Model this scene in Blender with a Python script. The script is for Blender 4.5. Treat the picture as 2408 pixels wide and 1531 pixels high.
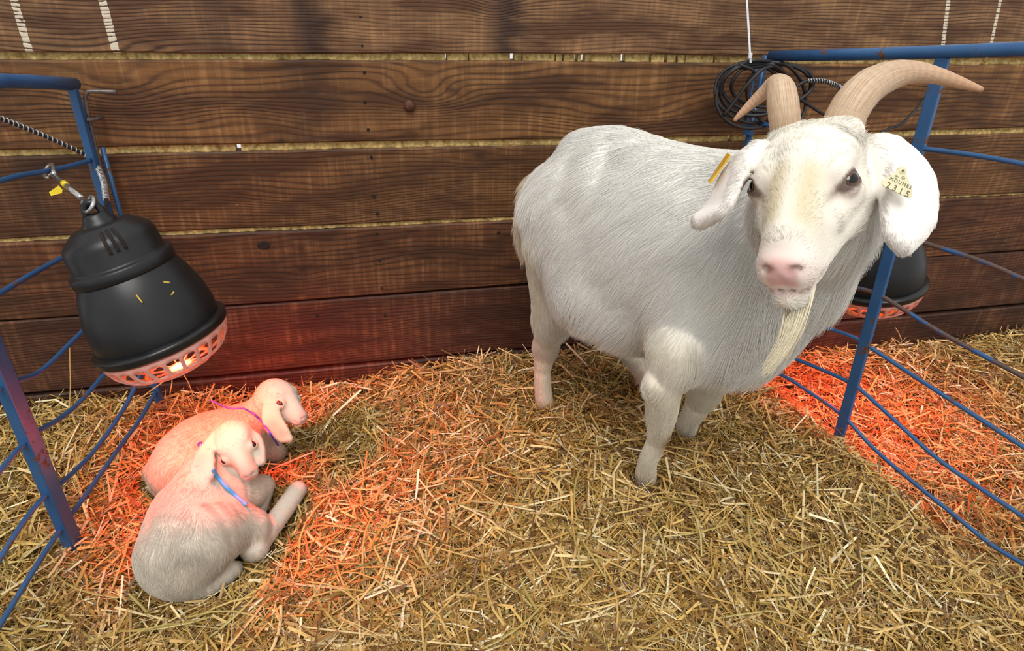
import bpy, bmesh, math, random
import numpy as np
import openvdb
from mathutils import Vector, Matrix

for o in list(bpy.data.objects):
    bpy.data.objects.remove(o)
SC = bpy.context.scene
COL = SC.collection
rng = np.random.default_rng(7)
random.seed(7)

# ------------------------------------------------------------------ camera
F = 1561.0                       # focal length in pixels of the 2408 x 1531 frame
PCX, PCY = 1204.0, 765.5
CAM = np.array([0.0, -1.6, 1.15])


def nrm(v):
    v = np.asarray(v, float)
    return v / np.linalg.norm(v)


_ex = nrm([7220, -590, F])
_ez = -nrm([-114, 2735, F])
_ex = nrm(_ex - _ez * _ex.dot(_ez))
_ey = np.cross(_ez, _ex)
MW = np.array([_ex, _ey, _ez])   # camera (x right, y down, z ahead) -> world

cam = bpy.data.cameras.new('camera')
cam.sensor_width = 36.0
cam.lens = 36.0 * F / 2408.0
cam.clip_start = 0.02
camo = bpy.data.objects.new('camera', cam)
COL.objects.link(camo)
m = Matrix.Identity(4)
for i in range(3):
    m[i][0] = MW[i, 0]
    m[i][1] = -MW[i, 1]
    m[i][2] = -MW[i, 2]
    m[i][3] = CAM[i]
camo.matrix_world = m
SC.camera = camo

# ------------------------------------------------------------------ light and exposure
SC.view_settings.view_transform = 'Standard'
SC.view_settings.look = 'None'
SC.view_settings.gamma = 1.0
SC.view_settings.use_curve_mapping = False
SC.view_settings.exposure = 0.0
SC.cycles.max_bounces = 4
SC.cycles.diffuse_bounces = 2
SC.cycles.glossy_bounces = 2
SC.cycles.transmission_bounces = 2

W = bpy.data.worlds.new('overcast_sky')
SC.world = W
W.use_nodes = True
bg = W.node_tree.nodes['Background']
bg.inputs[0].default_value = (1.0, 0.985, 0.965, 1)
bg.inputs[1].default_value = 0.84

sun = bpy.data.lights.new('daylight', 'SUN')
sun.energy = 2.2
sun.angle = math.radians(32)
sun.color = (1.0, 0.97, 0.93)
suno = bpy.data.objects.new('daylight', sun)
COL.objects.link(suno)
suno.rotation_euler = Vector((0.16, 0.60, -1.0)).to_track_quat('-Z', 'Y').to_euler()
suno.location = (0, -2, 4)


# ------------------------------------------------------------------ pixel -> place helpers
def ray(x, y):
    return MW @ np.array([x - PCX, y - PCY, F])


def at_y(x, y, Y):
    r = ray(x, y)
    return CAM + r * (Y - CAM[1]) / r[1]


def at_z(x, y, Z):
    r = ray(x, y)
    return CAM + r * (Z - CAM[2]) / r[2]


def at_d(x, y, D):
    return CAM + ray(x, y) * D / F


def on_plane(x, y, A, B):
    r = ray(x, y)
    d = B[:2] - A[:2]
    n = np.array([-d[1], d[0], 0.0])
    return CAM + r * n.dot(np.array([A[0], A[1], 0]) - CAM) / n.dot(r)


def project(P):
    c = (np.asarray(P, float) - CAM) @ MW
    return PCX + F * c[..., 0] / c[..., 2], PCY + F * c[..., 1] / c[..., 2], c[..., 2]


# ------------------------------------------------------------------ object helpers
def tag(o, label=None, cat=None, group=None, kind=None):
    for k, v in (('label', label), ('category', cat), ('group', group), ('kind', kind)):
        if v:
            o[k] = v
    return o


def empty(name, loc, parent=None):
    o = bpy.data.objects.new(name, None)
    o.empty_display_size = 0.05
    COL.objects.link(o)
    o.location = Vector(loc)
    return o


def origin_of(p):
    v = Vector((0, 0, 0))
    while p is not None:
        v += p.location
        p = p.parent
    return np.array(v)


def add(name, verts, faces, mat, parent=None, smooth=True, loc=None):
    """One mesh object; verts are given in world space."""
    verts = np.asarray(verts, float)
    po = origin_of(parent)
    lo = np.zeros(3) if loc is None else np.asarray(loc, float) - po
    me = bpy.data.meshes.new(name)
    me.from_pydata((verts - po - lo).tolist(), [], [list(map(int, f)) for f in faces])
    me.update()
    if smooth:
        me.polygons.foreach_set('use_smooth', np.ones(len(me.polygons), bool))
    if mat:
        me.materials.append(mat)
    o = bpy.data.objects.new(name, me)
    COL.objects.link(o)
    o.parent = parent
    o.location = Vector(lo)
    return o


def add_np(name, V, faces, mat, parent=None, smooth=True):
    """Fast mesh from arrays; faces is an (n,k) int array."""
    me = bpy.data.meshes.new(name)
    V = np.asarray(V, np.float32) - origin_of(parent).astype(np.float32)
    k = faces.shape[1]
    me.vertices.add(len(V))
    me.vertices.foreach_set('co', V.ravel())
    me.loops.add(faces.size)
    me.loops.foreach_set('vertex_index', faces.astype(np.int32).ravel())
    me.polygons.add(len(faces))
    me.polygons.foreach_set('loop_start', np.arange(0, faces.size, k, dtype=np.int32))
    me.polygons.foreach_set('use_smooth', np.full(len(faces), smooth))
    me.update(calc_edges=True)
    if mat:
        me.materials.append(mat)
    o = bpy.data.objects.new(name, me)
    COL.objects.link(o)
    o.parent = parent
    return o


class MB:
    def __init__(s):
        s.v, s.f = [], []

    def put(s, vs, fs):
        b = len(s.v)
        s.v += [tuple(p) for p in vs]
        s.f += [[i + b for i in f] for f in fs]
        return s

    def build(s, name, mat, parent=None, smooth=True, loc=None):
        return add(name, s.v, s.f, mat, parent, smooth, loc)


def resample(P, n, extra=None):
    """Catmull-Rom resample of a polyline to n points."""
    P = np.asarray(P, float)
    Q = np.vstack([2 * P[0] - P[1], P, 2 * P[-1] - P[-2]])
    t = np.linspace(0, len(P) - 1 - 1e-6, n)
    i = t.astype(int)
    u = (t - i)[:, None]
    p0, p1, p2, p3 = Q[i], Q[i + 1], Q[i + 2], Q[i + 3]
    out = 0.5 * (2 * p1 + (p2 - p0) * u + (2 * p0 - 5 * p1 + 4 * p2 - p3) * u ** 2 + (3 * p1 - p0 - 3 * p2 + p3) * u ** 3)
    if extra is None:
        return out
    return out, np.interp(t, np.arange(len(P)), extra)


def sweep(P, R, n=10, squash=1.0, up=(0, 0, 1), caps=True, closed=False, twist=0.0):
    """Tube round a polyline -> verts, faces. squash flattens along the second axis."""
    P = np.asarray(P, float)
    m_ = len(P)
    R = np.full(m_, R) if np.isscalar(R) else np.asarray(R, float)
    if closed:
        T = np.roll(P, -1, 0) - np.roll(P, 1, 0)
    else:
        T = np.gradient(P, axis=0)
    T /= np.linalg.norm(T, axis=1)[:, None] + 1e-12
    u = np.asarray(up, float)
    if abs(T[0].dot(nrm(u))) > 0.95:
        u = np.array([1.0, 0.3, 0])
    u = nrm(u - T[0] * T[0].dot(u))
    V = []
    for i in range(m_):
        u = nrm(u - T[i] * T[i].dot(u))
        w = np.cross(T[i], u)
        for k in range(n):
            a = 2 * math.pi * (k + 0.5) / n + twist
            V.append(P[i] + R[i] * (math.cos(a) * w + math.sin(a) * squash * u))
    Fc = []
    for i in range(m_ if closed else m_ - 1):
        j = (i + 1) % m_
        for k in range(n):
            k2 = (k + 1) % n
            Fc.append([i * n + k, i * n + k2, j * n + k2, j * n + k])
    if caps and not closed:
        Fc.append(list(range(n))[::-1])
        Fc.append([(m_ - 1) * n + k for k in range(n)])
    return V, Fc


def box(c, e):
    """Box spanned by centre c and three half-edge vectors e."""
    c = np.asarray(c, float)
    e = [np.asarray(q, float) for q in e]
    V = [c + sx * e[0] + sy * e[1] + sz * e[2] for sx in (-1, 1) for sy in (-1, 1) for sz in (-1, 1)]
    return V, [[0, 1, 3, 2], [4, 6, 7, 5], [0, 4, 5, 1], [2, 3, 7, 6], [0, 2, 6, 4], [1, 5, 7, 3]]


def bevel(o, w, seg=2):
    b = o.modifiers.new('bevel', 'BEVEL')
    b.width = w
    b.segments = seg
    b.limit_method = 'ANGLE'
    return o


def lathe(profile, O, ax, n=48):
    """Revolve (radius, height) pairs about axis ax through O."""
    ax = nrm(ax)
    u = nrm(np.cross(ax, [0.3, 1, 0.1]))
    w = np.cross(ax, u)
    V, Fc = [], []
    for r, h in profile:
        for k in range(n):
            a = 2 * math.pi * k / n
            V.append(O + ax * h + r * (math.cos(a) * u + math.sin(a) * w))
    for i in range(len(profile) - 1):
        for k in range(n):
            k2 = (k + 1) % n
            Fc.append([i * n + k, i * n + k2, (i + 1) * n + k2, (i + 1) * n + k])
    return V, Fc


# ------------------------------------------------------------------ materials
def srgb(r, g, b):
    f = lambda c: c / 12.92 if c <= 0.04045 else ((c + 0.055) / 1.055) ** 2.4
    return (f(r / 255), f(g / 255), f(b / 255), 1.0)


class NT:
    def __init__(s, name):
        s.mat = bpy.data.materials.new(name)
        s.mat.use_nodes = True
        s.t = s.mat.node_tree
        s.bsdf = s.t.nodes['Principled BSDF']

    def n(s, typ, **kw):
        nd = s.t.nodes.new(typ)
        for k, v in kw.items():
            setattr(nd, k, v)
        return nd

    def link(s, a, b):
        s.t.links.new(a, b)

    def math(s, op, a, b=None, c=None, clamp=False):
        nd = s.n('ShaderNodeMath', operation=op, use_clamp=clamp)
        for i, v in enumerate((a, b, c)):
            if v is None:
                continue
            if isinstance(v, (int, float)):
                nd.inputs[i].default_value = v
            else:
                s.link(v, nd.inputs[i])
        return nd.outputs[0]

    def noise(s, vec, scale, detail=3, rough=0.55, dist=0.0, w=None):
        nd = s.n('ShaderNodeTexNoise')
        nd.inputs['Scale'].default_value = scale
        nd.inputs['Detail'].default_value = detail
        nd.inputs['Roughness'].default_value = rough
        nd.inputs['Distortion'].default_value = dist
        if vec is not None:
            s.link(vec, nd.inputs['Vector'])
        return nd.outputs['Fac']

    def mapped(s, vec, scale=(1, 1, 1), loc=(0, 0, 0)):
        nd = s.n('ShaderNodeMapping')
        nd.inputs['Scale'].default_value = scale
        nd.inputs['Location'].default_value = loc
        s.link(vec, nd.inputs['Vector'])
        return nd.outputs[0]

    def mix(s, fac, a, b, typ='MIX'):
        nd = s.n('ShaderNodeMix', data_type='RGBA', blend_type=typ)
        for sock, v in ((nd.inputs[0], fac), (nd.inputs[6], a), (nd.inputs[7], b)):
            if isinstance(v, (int, float, tuple)):
                sock.default_value = v
            else:
                s.link(v, sock)
        return nd.outputs[2]

    def ramp(s, fac, stops):
        nd = s.n('ShaderNodeValToRGB')
        e = nd.color_ramp.elements
        while len(e) < len(stops):
            e.new(0.5)
        for i, (p, c) in enumerate(stops):
            e[i].position = p
            e[i].color = c if isinstance(c, tuple) else (c, c, c, 1)
        s.link(fac, nd.inputs[0])
        return nd.outputs[0]

    def bump(s, h, strength=0.3, dist=0.01):
        nd = s.n('ShaderNodeBump')
        nd.inputs['Strength'].default_value = strength
        nd.inputs['Distance'].default_value = dist
        s.link(h, nd.inputs['Height'])
        s.link(nd.outputs[0], s.bsdf.inputs['Normal'])

    def coord(s, which='Object'):
        return s.n('ShaderNodeTexCoord').outputs[which]

    def set(s, **kw):
        for k, v in kw.items():
            s.bsdf.inputs[k.replace('_', ' ')].default_value = v
        return s


def simple(name, c1, c2, scale=40, rough=0.5, metal=0.0, bump=0.0, spec=0.5):
    t = NT(name)
    co = t.coord()
    nz = t.noise(co, scale, 4)
    t.link(t.mix(t.ramp(nz, [(0.3, 0.0), (0.7, 1.0)]), c1, c2), t.bsdf.inputs['Base Color'])
    t.set(Roughness=rough, Metallic=metal)
    t.bsdf.inputs['Specular IOR Level'].default_value = spec
    if bump:
        t.bump(nz, bump, 0.002)
    return t.mat


def blue_paint():
    t = NT('chipped_blue_paint')
    co = t.coord()
    n1 = t.noise(co, 60, 5, 0.65)
    n2 = t.noise(co, 14, 3)
    n3 = t.noise(co, 220, 3)
    base = t.mix(n2, srgb(30, 72, 118), srgb(52, 98, 146))
    chip = t.ramp(t.math('ADD', n1, t.math('MULTIPLY', t.math('SUBTRACT', n2, 0.5), 0.55)), [(0.655, 0.0), (0.68, 1.0)])
    rust = t.mix(n3, srgb(58, 40, 38), srgb(120, 78, 50))
    t.link(t.mix(chip, base, rust), t.bsdf.inputs['Base Color'])
    t.link(t.ramp(chip, [(0, 0.34), (1, 0.8)]), t.bsdf.inputs['Roughness'])
    t.bump(t.math('ADD', t.math('MULTIPLY', chip, -1.0), t.math('MULTIPLY', n3, 0.5)), 0.25, 0.001)
    return t.mat


def rusted_blue():
    t = NT('worn_rod_paint')
    co = t.coord()
    n1 = t.noise(co, 22, 4, 0.6)
    n3 = t.noise(co, 200, 3)
    rust = t.mix(n3, srgb(52, 42, 44), srgb(105, 80, 72))
    t.link(t.mix(t.ramp(n1, [(0.56, 0.0), (0.60, 1.0)]), rust, srgb(38, 82, 132)), t.bsdf.inputs['Base Color'])
    t.set(Roughness=0.6)
    t.bump(n3, 0.2, 0.001)
    return t.mat


def wood(name, seed, light, dark, line, knots=(), bumps=(), stripes=(), pitch=0.0115, holes=(), pale=0.5, stains=(), fig=0.012):
    """Rough-sawn stained plank: grain runs along X; knots part the grain, bumps arch it."""
    t = NT(name)
    co = t.coord()
    sep = t.n('ShaderNodeSeparateXYZ')
    t.link(co, sep.inputs[0])
    X, Z = sep.outputs[0], sep.outputs[2]
    nlow = t.noise(t.mapped(co, (1.1, 1, 5.5), (seed * 3.1, 0, seed)), 1.6, 2, 0.5)
    nmid = t.noise(t.mapped(co, (3.0, 1, 22), (seed * 1.7, 0, seed * 2.3)), 1.5, 3, 0.6)
    v = t.math('ADD', Z, t.math('MULTIPLY', t.math('SUBTRACT', nlow, 0.5), 0.050))
    v = t.math('ADD', v, t.math('MULTIPLY', t.math('SUBTRACT', nmid, 0.5), 0.010))
    nfig = t.noise(t.mapped(co, (2.0, 1, 8.5), (seed * 2.7, 0, seed * 1.1)), 1.0, 1, 0.4)
    v = t.math('ADD', v, t.math('MULTIPLY', t.math('SUBTRACT', nfig, 0.5), fig * 2))
    kmask = None
    for (kx, kz, sx, sz, amt) in list(knots) + [b for b in bumps]:
        dx = t.math('DIVIDE', t.math('SUBTRACT', X, kx), sx)
        dz = t.math('DIVIDE', t.math('SUBTRACT', Z, kz), sz)
        r2 = t.math('ADD', t.math('MULTIPLY', dx, dx), t.math('MULTIPLY', dz, dz))
        e = t.math('POWER', 2.718, t.math('MULTIPLY', r2, -1.0))
        if (kx, kz, sx, sz, amt) in knots:
            v = t.math('SUBTRACT', v, t.math('MULTIPLY', t.math('MULTIPLY', t.math('SUBTRACT', Z, kz), e), amt))
            core = t.math('POWER', 2.718, t.math('MULTIPLY', r2, -14.0))
            kmask = core if kmask is None else t.math('MAXIMUM', kmask, core)
        else:
            v = t.math('ADD', v, t.math('MULTIPLY', e, amt))
    jit = t.noise(t.mapped(co, (5, 1, 80), (seed, 0, 0)), 1.0, 2)
    ph = t.math('ADD', t.math('MULTIPLY', v, 6.2832 / pitch), t.math('MULTIPLY', jit, 2.2))
    # line spacing drifts from plank edge to plank edge
    ph = t.math('ADD', ph, t.math('MULTIPLY', t.math('SINE', t.math('MULTIPLY', v, 31.0)), 3.0))
    saw = t.math('MULTIPLY_ADD', t.math('SINE', ph), 0.5, 0.5)
    lines = t.math('POWER', saw, 2.6)
    fib = t.noise(t.mapped(co, (16, 1, 420), (seed, 0, 0)), 1.0, 2, 0.6)
    patch = t.noise(t.mapped(co, (2.4, 1, 9), (seed * 5, 0, seed * 2)), 1.7, 3, 0.62)
    sawm = t.noise(t.mapped(co, (70, 1, 5), (seed, 0, 0)), 1.0, 2, 0.6)
    pm = t.ramp(patch, [(0.40, 0.0), (0.62, 1.0)])
    dark, light = (tuple(c * 0.74 for c in dark[:3]) + (1,)), (tuple(c * 0.80 for c in light[:3]) + (1,))
    base = t.mix(pm, dark, light)
    worn = t.math('MULTIPLY', t.ramp(sawm, [(0.47, 0.0), (0.70, 1.0)]), t.ramp(patch, [(0.42, 0.0), (0.66, 1.0)]))
    base = t.mix(t.math('MULTIPLY', worn, pale), base, srgb(176, 132, 88))
    lvis = t.noise(t.mapped(co, (1.5, 1, 6), (seed * 9, 0, 4)), 1.3, 2)
    lam = t.math('MULTIPLY', lines, t.ramp(lvis, [(0.30, 0.25), (0.62, 1.0)]))
    lam = t.math('MULTIPLY', lam, t.math('MULTIPLY_ADD', fib, 0.8, 0.5), clamp=True)
    c = t.mix(t.math('MULTIPLY', lam, 0.95), base, line)
    c = t.mix(t.math('MULTIPLY', t.ramp(fib, [(0.45, 0.0), (0.75, 1.0)]), 0.25), c, line)
    for (sx0, w, amt) in stains:
        d = t.math('DIVIDE', t.math('ADD', t.math('SUBTRACT', X, sx0), t.math('MULTIPLY', t.math('SUBTRACT', patch, 0.5), 0.12)), w)
        e = t.math('POWER', 2.718, t.math('MULTIPLY', t.math('MULTIPLY', d, d), -1.0))
        c = t.mix(t.math('MULTIPLY', e, amt), c, srgb(42, 27, 22))
    if kmask is not None:
        c = t.mix(t.math('MULTIPLY', kmask, 0.75), c, srgb(38, 22, 14))
    for (kx, kz, r) in holes:
        dx = t.math('SUBTRACT', X, kx)
        dz = t.math('SUBTRACT', Z, kz)
        d2 = t.math('ADD', t.math('MULTIPLY', dx, dx), t.math('MULTIPLY', dz, dz))
        c = t.mix(t.math('LESS_THAN', d2, r * r), c, srgb(22, 13, 9))
    chal = t.noise(t.mapped(co, (60, 1, 130)), 1.0, 2)
    for (sx0, w, slope) in stripes:
        xx = t.math('SUBTRACT', t.math('SUBTRACT', X, sx0), t.math('MULTIPLY', t.math('SUBTRACT', Z, 0.97), slope))
        xx = t.math('ADD', xx, t.math('MULTIPLY', t.math('SUBTRACT', chal, 0.5), 0.006))
        msk = t.math('LESS_THAN', t.math('ABSOLUTE', xx), w / 2)
        msk = t.math('MULTIPLY', msk, t.math('GREATER_THAN', t.math('SUBTRACT', chal, t.math('MULTIPLY', lines, 0.35)), 0.26))
        c = t.mix(msk, c, srgb(212, 203, 182))
    spk = t.noise(co, 130, 2)
    c = t.mix(t.ramp(spk, [(0.775, 0.0), (0.80, 0.35)]), c, srgb(185, 165, 140))
    t.link(c, t.bsdf.inputs['Base Color'])
    t.set(Roughness=0.62)
    t.bsdf.inputs['Specular IOR Level'].default_value = 0.35
    h = t.math('ADD', t.math('MULTIPLY', lines, -0.7), t.math('MULTIPLY', fib, 0.6))
    h = t.math('ADD', h, t.math('MULTIPLY', sawm, 0.5))
    t.bump(h, 0.35, 0.0025)
    return t.mat


def vcol_mat(name, rough=0.8, attr='col', bump=0.0, sub=0.0, spec=0.3, vary=0.0, trans=0.0):
    t = NT(name)
    a = t.n('ShaderNodeAttribute', attribute_name=attr)
    c = a.outputs['Color']
    if vary:
        nz = t.noise(t.coord(), 120, 3)
        c = t.mix(vary, c, t.ramp(nz, [(0.3, 0.35), (0.7, 1.0)]), 'MULTIPLY')
    t.link(c, t.bsdf.inputs['Base Color'])
    t.set(Roughness=rough)
    t.bsdf.inputs['Specular IOR Level'].default_value = spec
    if sub:
        t.bsdf.inputs['Subsurface Weight'].default_value = sub
        t.bsdf.inputs['Subsurface Radius'].default_value = (0.01, 0.005, 0.003)
        t.bsdf.inputs['Subsurface Scale'].default_value = 0.3
    if bump:
        t.bump(t.noise(t.coord(), 300, 3), bump, 0.001)
    return t.mat


def emission(name, color, strength, noise_to=None):
    t = NT(name)
    t.set(Roughness=0.4)
    t.bsdf.inputs['Base Color'].default_value = color
    co = t.coord()
    if noise_to:
        c = t.mix(t.noise(co, 30, 2), color, noise_to)
        t.link(c, t.bsdf.inputs['Emission Color'])
    else:
        t.bsdf.inputs['Emission Color'].default_value = color
    t.bsdf.inputs['Emission Strength'].default_value = strength
    return t.mat


M_BLUE = blue_paint()
M_WORN = rusted_blue()
M_STEEL = simple('grey_steel', srgb(120, 112, 108), srgb(84, 76, 74), 90, 0.4, 0.35, 0.1)
M_CHROME = simple('bright_zinc', srgb(205, 205, 205), srgb(170, 170, 168), 60, 0.22, 0.9)
M_BLACK = simple('black_plastic', srgb(15, 16, 19), srgb(23, 24, 28), 25, 0.40, 0.0, 0.05)
M_BLACKG = simple('black_rim_plastic', srgb(16, 16, 18), srgb(26, 26, 28), 25, 0.3)
M_CABLE = simple('black_rubber', srgb(22, 22, 24), srgb(34, 34, 37), 60, 0.5)
M_SPRINGW = simple('spring_steel_wire', srgb(196, 198, 200), srgb(150, 150, 152), 80, 0.3, 0.6)
M_YELLOW = simple('yellow_tape', srgb(232, 208, 30), srgb(214, 186, 20), 50, 0.5)
M_TAGY = simple('amber_tag_plastic', srgb(228, 182, 40), srgb(196, 148, 30), 40, 0.4)
M_TAGP = simple('ivory_tag_plastic', srgb(226, 220, 182), srgb(212, 205, 165), 60, 0.45)
M_INK = simple('grey_print', srgb(92, 88, 72), srgb(112, 106, 88), 60, 0.7)
M_ZIP = simple('white_nylon', srgb(226, 230, 236), srgb(205, 208, 214), 60, 0.4)
M_FOAM = simple('yellow_gap_filler', srgb(222, 198, 132), srgb(150, 118, 62), 110, 0.9, 0, 0.6)
M_BOLT = simple('rusted_bolt', srgb(70, 44, 36), srgb(104, 66, 50), 120, 0.6, 0.4, 0.3)
M_HOLE = simple('dark_nail_hole', srgb(24, 15, 11), srgb(38, 24, 17), 120, 0.9)
M_RIBBON = simple('blue_ribbon', srgb(70, 168, 228), srgb(54, 150, 214), 60, 0.5)
M_PURPLE = simple('violet_cord', srgb(58, 76, 200), srgb(44, 58, 180), 60, 0.6)
M_SLAB = simple('packed_earth_floor', srgb(70, 52, 34), srgb(54, 40, 26), 20, 0.95)


# ------------------------------------------------------------------ back wall of planks
wall = empty('wall_back', (0, 0, 0))
tag(wall, 'dark stained wall of wide rough-sawn horizontal planks', 'wall', kind='structure')
SEAM = [1.125, 0.922, 0.729, 0.530, 0.335, 0.120, -0.05]   # heights of the seams between planks
XL, XR = -1.7, 3.4
PL = [
    # zlo, zhi, splits, colours...
    dict(z=(0.934, 1.175), light=srgb(156, 118, 82), dark=srgb(104, 70, 44), line=srgb(52, 34, 25), seed=1.3,
         bumps=[(-0.50, 0.93, 0.16, 0.09, 0.02), (0.33, 1.06, 0.05, 0.06, 0.02)], pitch=0.0078, pale=0.8,
         stripes=[(-0.615, 0.014, 0.0), (-0.459, 0.015, -0.02), (1.545, 0.012, -0.27), (1.70, 0.010, -0.2)],
         stains=[(-0.07, 0.04, 0.85), (0.36, 0.035, 0.8), (-0.25, 0.05, 0.4)]),
    dict(z=(0.738, 0.917), light=srgb(140, 98, 56), dark=srgb(92, 59, 33), line=srgb(46, 28, 18), seed=2.9, fig=0.045,
         bumps=[(-0.47, 0.86, 0.09, 0.05, 0.040), (0.17, 0.86, 0.07, 0.045, 0.050), (-0.26, 0.80, 0.12, 0.03, -0.035), (0.62, 0.79, 0.2, 0.04, 0.03)],
         knots=[(-0.16, 0.745, 0.06, 0.035, 0.95), (0.235, 0.855, 0.05, 0.025, 0.7)], pitch=0.0135, pale=0.6,
         stains=[(-0.1, 0.05, 0.4)]),
    dict(z=(0.5375, 0.7215), light=srgb(120, 82, 47), dark=srgb(86, 55, 31), line=srgb(52, 33, 21), seed=4.1, pitch=0.0088, pale=0.5,
         bumps=[(-0.1, 0.60, 0.2, 0.05, 0.02)], knots=[(0.30, 0.70, 0.07, 0.03, 0.6)], stains=[(-0.68, 0.05, 0.6)]),
    dict(z=(0.338, 0.5285), light=srgb(112, 70, 42), dark=srgb(78, 47, 29), line=srgb(44, 27, 19), seed=5.7, fig=0.03, pitch=0.0125, pale=0.4,
         knots=[(-0.151, 0.480, 0.05, 0.03, 0.9), (-0.15, 0.425, 0.05, 0.03, 0.8)], bumps=[(0.15, 0.36, 0.3, 0.05, 0.02)]),
    dict(z=(0.1265, 0.3325), light=srgb(94, 57, 38), dark=srgb(70, 41, 28), line=srgb(48, 28, 21), seed=7.3, pitch=0.0085, pale=0.3,
         knots=[(-0.13, 0.20, 0.04, 0.03, 0.8)]),
    dict(z=(-0.06, 0.1205), light=srgb(84, 50, 34), dark=srgb(60, 36, 25), line=srgb(40, 23, 17), seed=8.9, pitch=0.0105, pale=0.3),
]
for i, p in enumerate(PL):
    zl, zh = p.pop('z')
    mt = wood('stained_plank_%d' % i, **p)
    # edges of rough-sawn planks wander a little
    nx = 60
    xs = np.linspace(XL, XR, nx)
    e1 = 0.0022 * np.sin(xs * 3.1 + i * 2) + rng.normal(0, 0.0007, nx)
    e2 = 0.0022 * np.sin(xs * 2.3 + i * 1.3) + rng.normal(0, 0.0007, nx)
    yoff = 0.003 * ((i * 37) % 5 - 2) / 2
    V, Fc = [], []
    c_ = 0.004
    for k in range(nx):
        a, b = zl + e1[k], zh + e2[k]
        V += [(xs[k], yoff + 0.035, a), (xs[k], yoff + c_, a), (xs[k], yoff, a + c_), (xs[k], yoff, b - c_), (xs[k], yoff + c_, b), (xs[k], yoff + 0.035, b)]
    for k in range(nx - 1):
        for q in range(6):
            q2 = (q + 1) % 6
            Fc.append([k * 6 + q, (k + 1) * 6 + q, (k + 1) * 6 + q2, k * 6 + q2])
    Fc += [[0, 1, 2, 3, 4, 5], [(nx - 1) * 6 + q for q in (5, 4, 3, 2, 1, 0)]]
    add('plank', V, Fc, mt, wall, smooth=False)

# crumbly filler behind the seams, broken where daylight comes through
for si, (z0, z1) in enumerate([(0.900, 0.945), (0.708, 0.75), (0.512, 0.550), (0.318, 0.352), (0.10, 0.14)]):
    V, Fc = [], []
    x = XL
    gaps = []
    if si == 0:
        gaps = [(at_y(px, 136, 0.01)[0], w) for px, w in ((1050, .004), (1102, .003), (1205, .012), (1228, .004), (1306, .004), (1325, .004),
                (1355, .008), (1372, .010), (1466, .012), (1530, .003), (1565, .010), (1592, .004), (1612, .003), (1680, .006))]
    if si == 1:
        gaps = [(at_y(560, 344, 0.01)[0], .012), (at_y(1718, 323, 0.01)[0], .014)]
    cuts = [XL] + sum([[g - w / 2, g + w / 2] for g, w in sorted(gaps)], []) + [XR]
    mb = MB()
    for q in range(0, len(cuts), 2):
        a, b = cuts[q], cuts[q + 1]
        if b - a < 0.002:
            continue
        nseg = max(2, int((b - a) / 0.012))
        xs = np.linspace(a, b, nseg)
        VV, FF = [], []
        for x in xs:
            dy = 0.006 + rng.uniform(0, 0.007) + (0.012 if si > 2 else 0)
            VV += [(x, dy + 0.004, z0), (x, dy, (z0 + z1) / 2 - 0.004), (x, dy + rng.uniform(0, .003), (z0 + z1) / 2 + 0.004), (x, dy + 0.004, z1),
                   (x, 0.034, z1), (x, 0.034, z0)]
        for k in range(nseg - 1):
            for r in range(6):
                r2 = (r + 1) % 6
                FF.append([k * 6 + r, (k + 1) * 6 + r, (k + 1) * 6 + r2, k * 6 + r2])
        FF += [[0, 1, 2, 3, 4, 5], [(nseg - 1) * 6 + r for r in (5, 4, 3, 2, 1, 0)]]
        mb.put(VV, FF)
    mb.build('seam_filler', M_FOAM if si < 3 else M_HOLE, wall, smooth=False)

# nail heads in a column, two round-headed bolts, the dark knot hole
def disc_head(name, px, py, r, mat, h=0.003, n=10):
    p = at_y(px, py, -0.0025)
    V, Fc = lathe([(0.0001, -h), (r * 0.6, -h), (r, -h * 0.35), (r, 0.006)], p, (0, 1, 0), n)
    return add(name, V, Fc, mat, wall)

for px, py in ((848, 40), (852, 108), (857, 170), (858, 240), (866, 305), (873, 370), (879, 462), (887, 502), (886, 550), (893, 613), (898, 678), (745, 743),
               (1172, 547), (905, 742)):
    disc_head('nail', px, py, 0.0036, M_HOLE, 0.0008)
disc_head('bolt', 963, 249, 0.0135, M_BOLT, 0.008, 16)
p_ = at_y(620, 577, -0.0025)
V, Fc = lathe([(0.0001, -0.0012), (0.011, -0.0012), (0.0140, -0.0014), (0.0165, 0.002)], p_, (0, 1, 0), 20)
V = [(v[0] + 0.0, v[1], p_[2] + (v[2] - p_[2]) * 0.72) for v in V]
add('knot_hole', V, Fc, M_HOLE, wall)


# ------------------------------------------------------------------ floor and heights of the bedding
add('floor', *box((0.7, -1.6, -0.03), ((3.2, 0, 0), (0, 1.65, 0), (0, 0, 0.03))), M_SLAB, None, False)
tag(bpy.data.objects['floor'], 'packed earth floor under the straw bedding', 'floor', kind='structure')


def sstep(a, b, x):
    t = np.clip((x - a) / (b - a), 0, 1)
    return t * t * (3 - 2 * t)


def hay_h(x, y):
    x = np.asarray(x, float)
    y = np.asarray(y, float)
    h = 0.082 + 0.058 * np.exp(-((x - 0.52) / 0.40) ** 2 - ((y + 0.52) / 0.30) ** 2)
    h = h + 0.040 * np.exp(-((x - 0.38) / 0.33) ** 2 - ((y + 0.02) / 0.16) ** 2)
    h = h + 0.020 * np.exp(-((x + 0.75) / 0.30) ** 2 - ((y + 0.05) / 0.2) ** 2)
    h = h + 0.030 * np.exp(-((x - 1.06) / 0.13) ** 2 - ((y + 0.62) / 0.36) ** 2)
    edge = 1.145 - 0.08 * (y + 0.5)
    h = h - (h - 0.026) * sstep(edge - 0.06, edge + 0.07, x)
    h = h + 0.007 * np.sin(x * 9 + 1.3 * np.sin(y * 7)) * np.cos(y * 11 + x * 3) + 0.004 * np.sin(x * 23 + y * 17)
    return h


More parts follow.
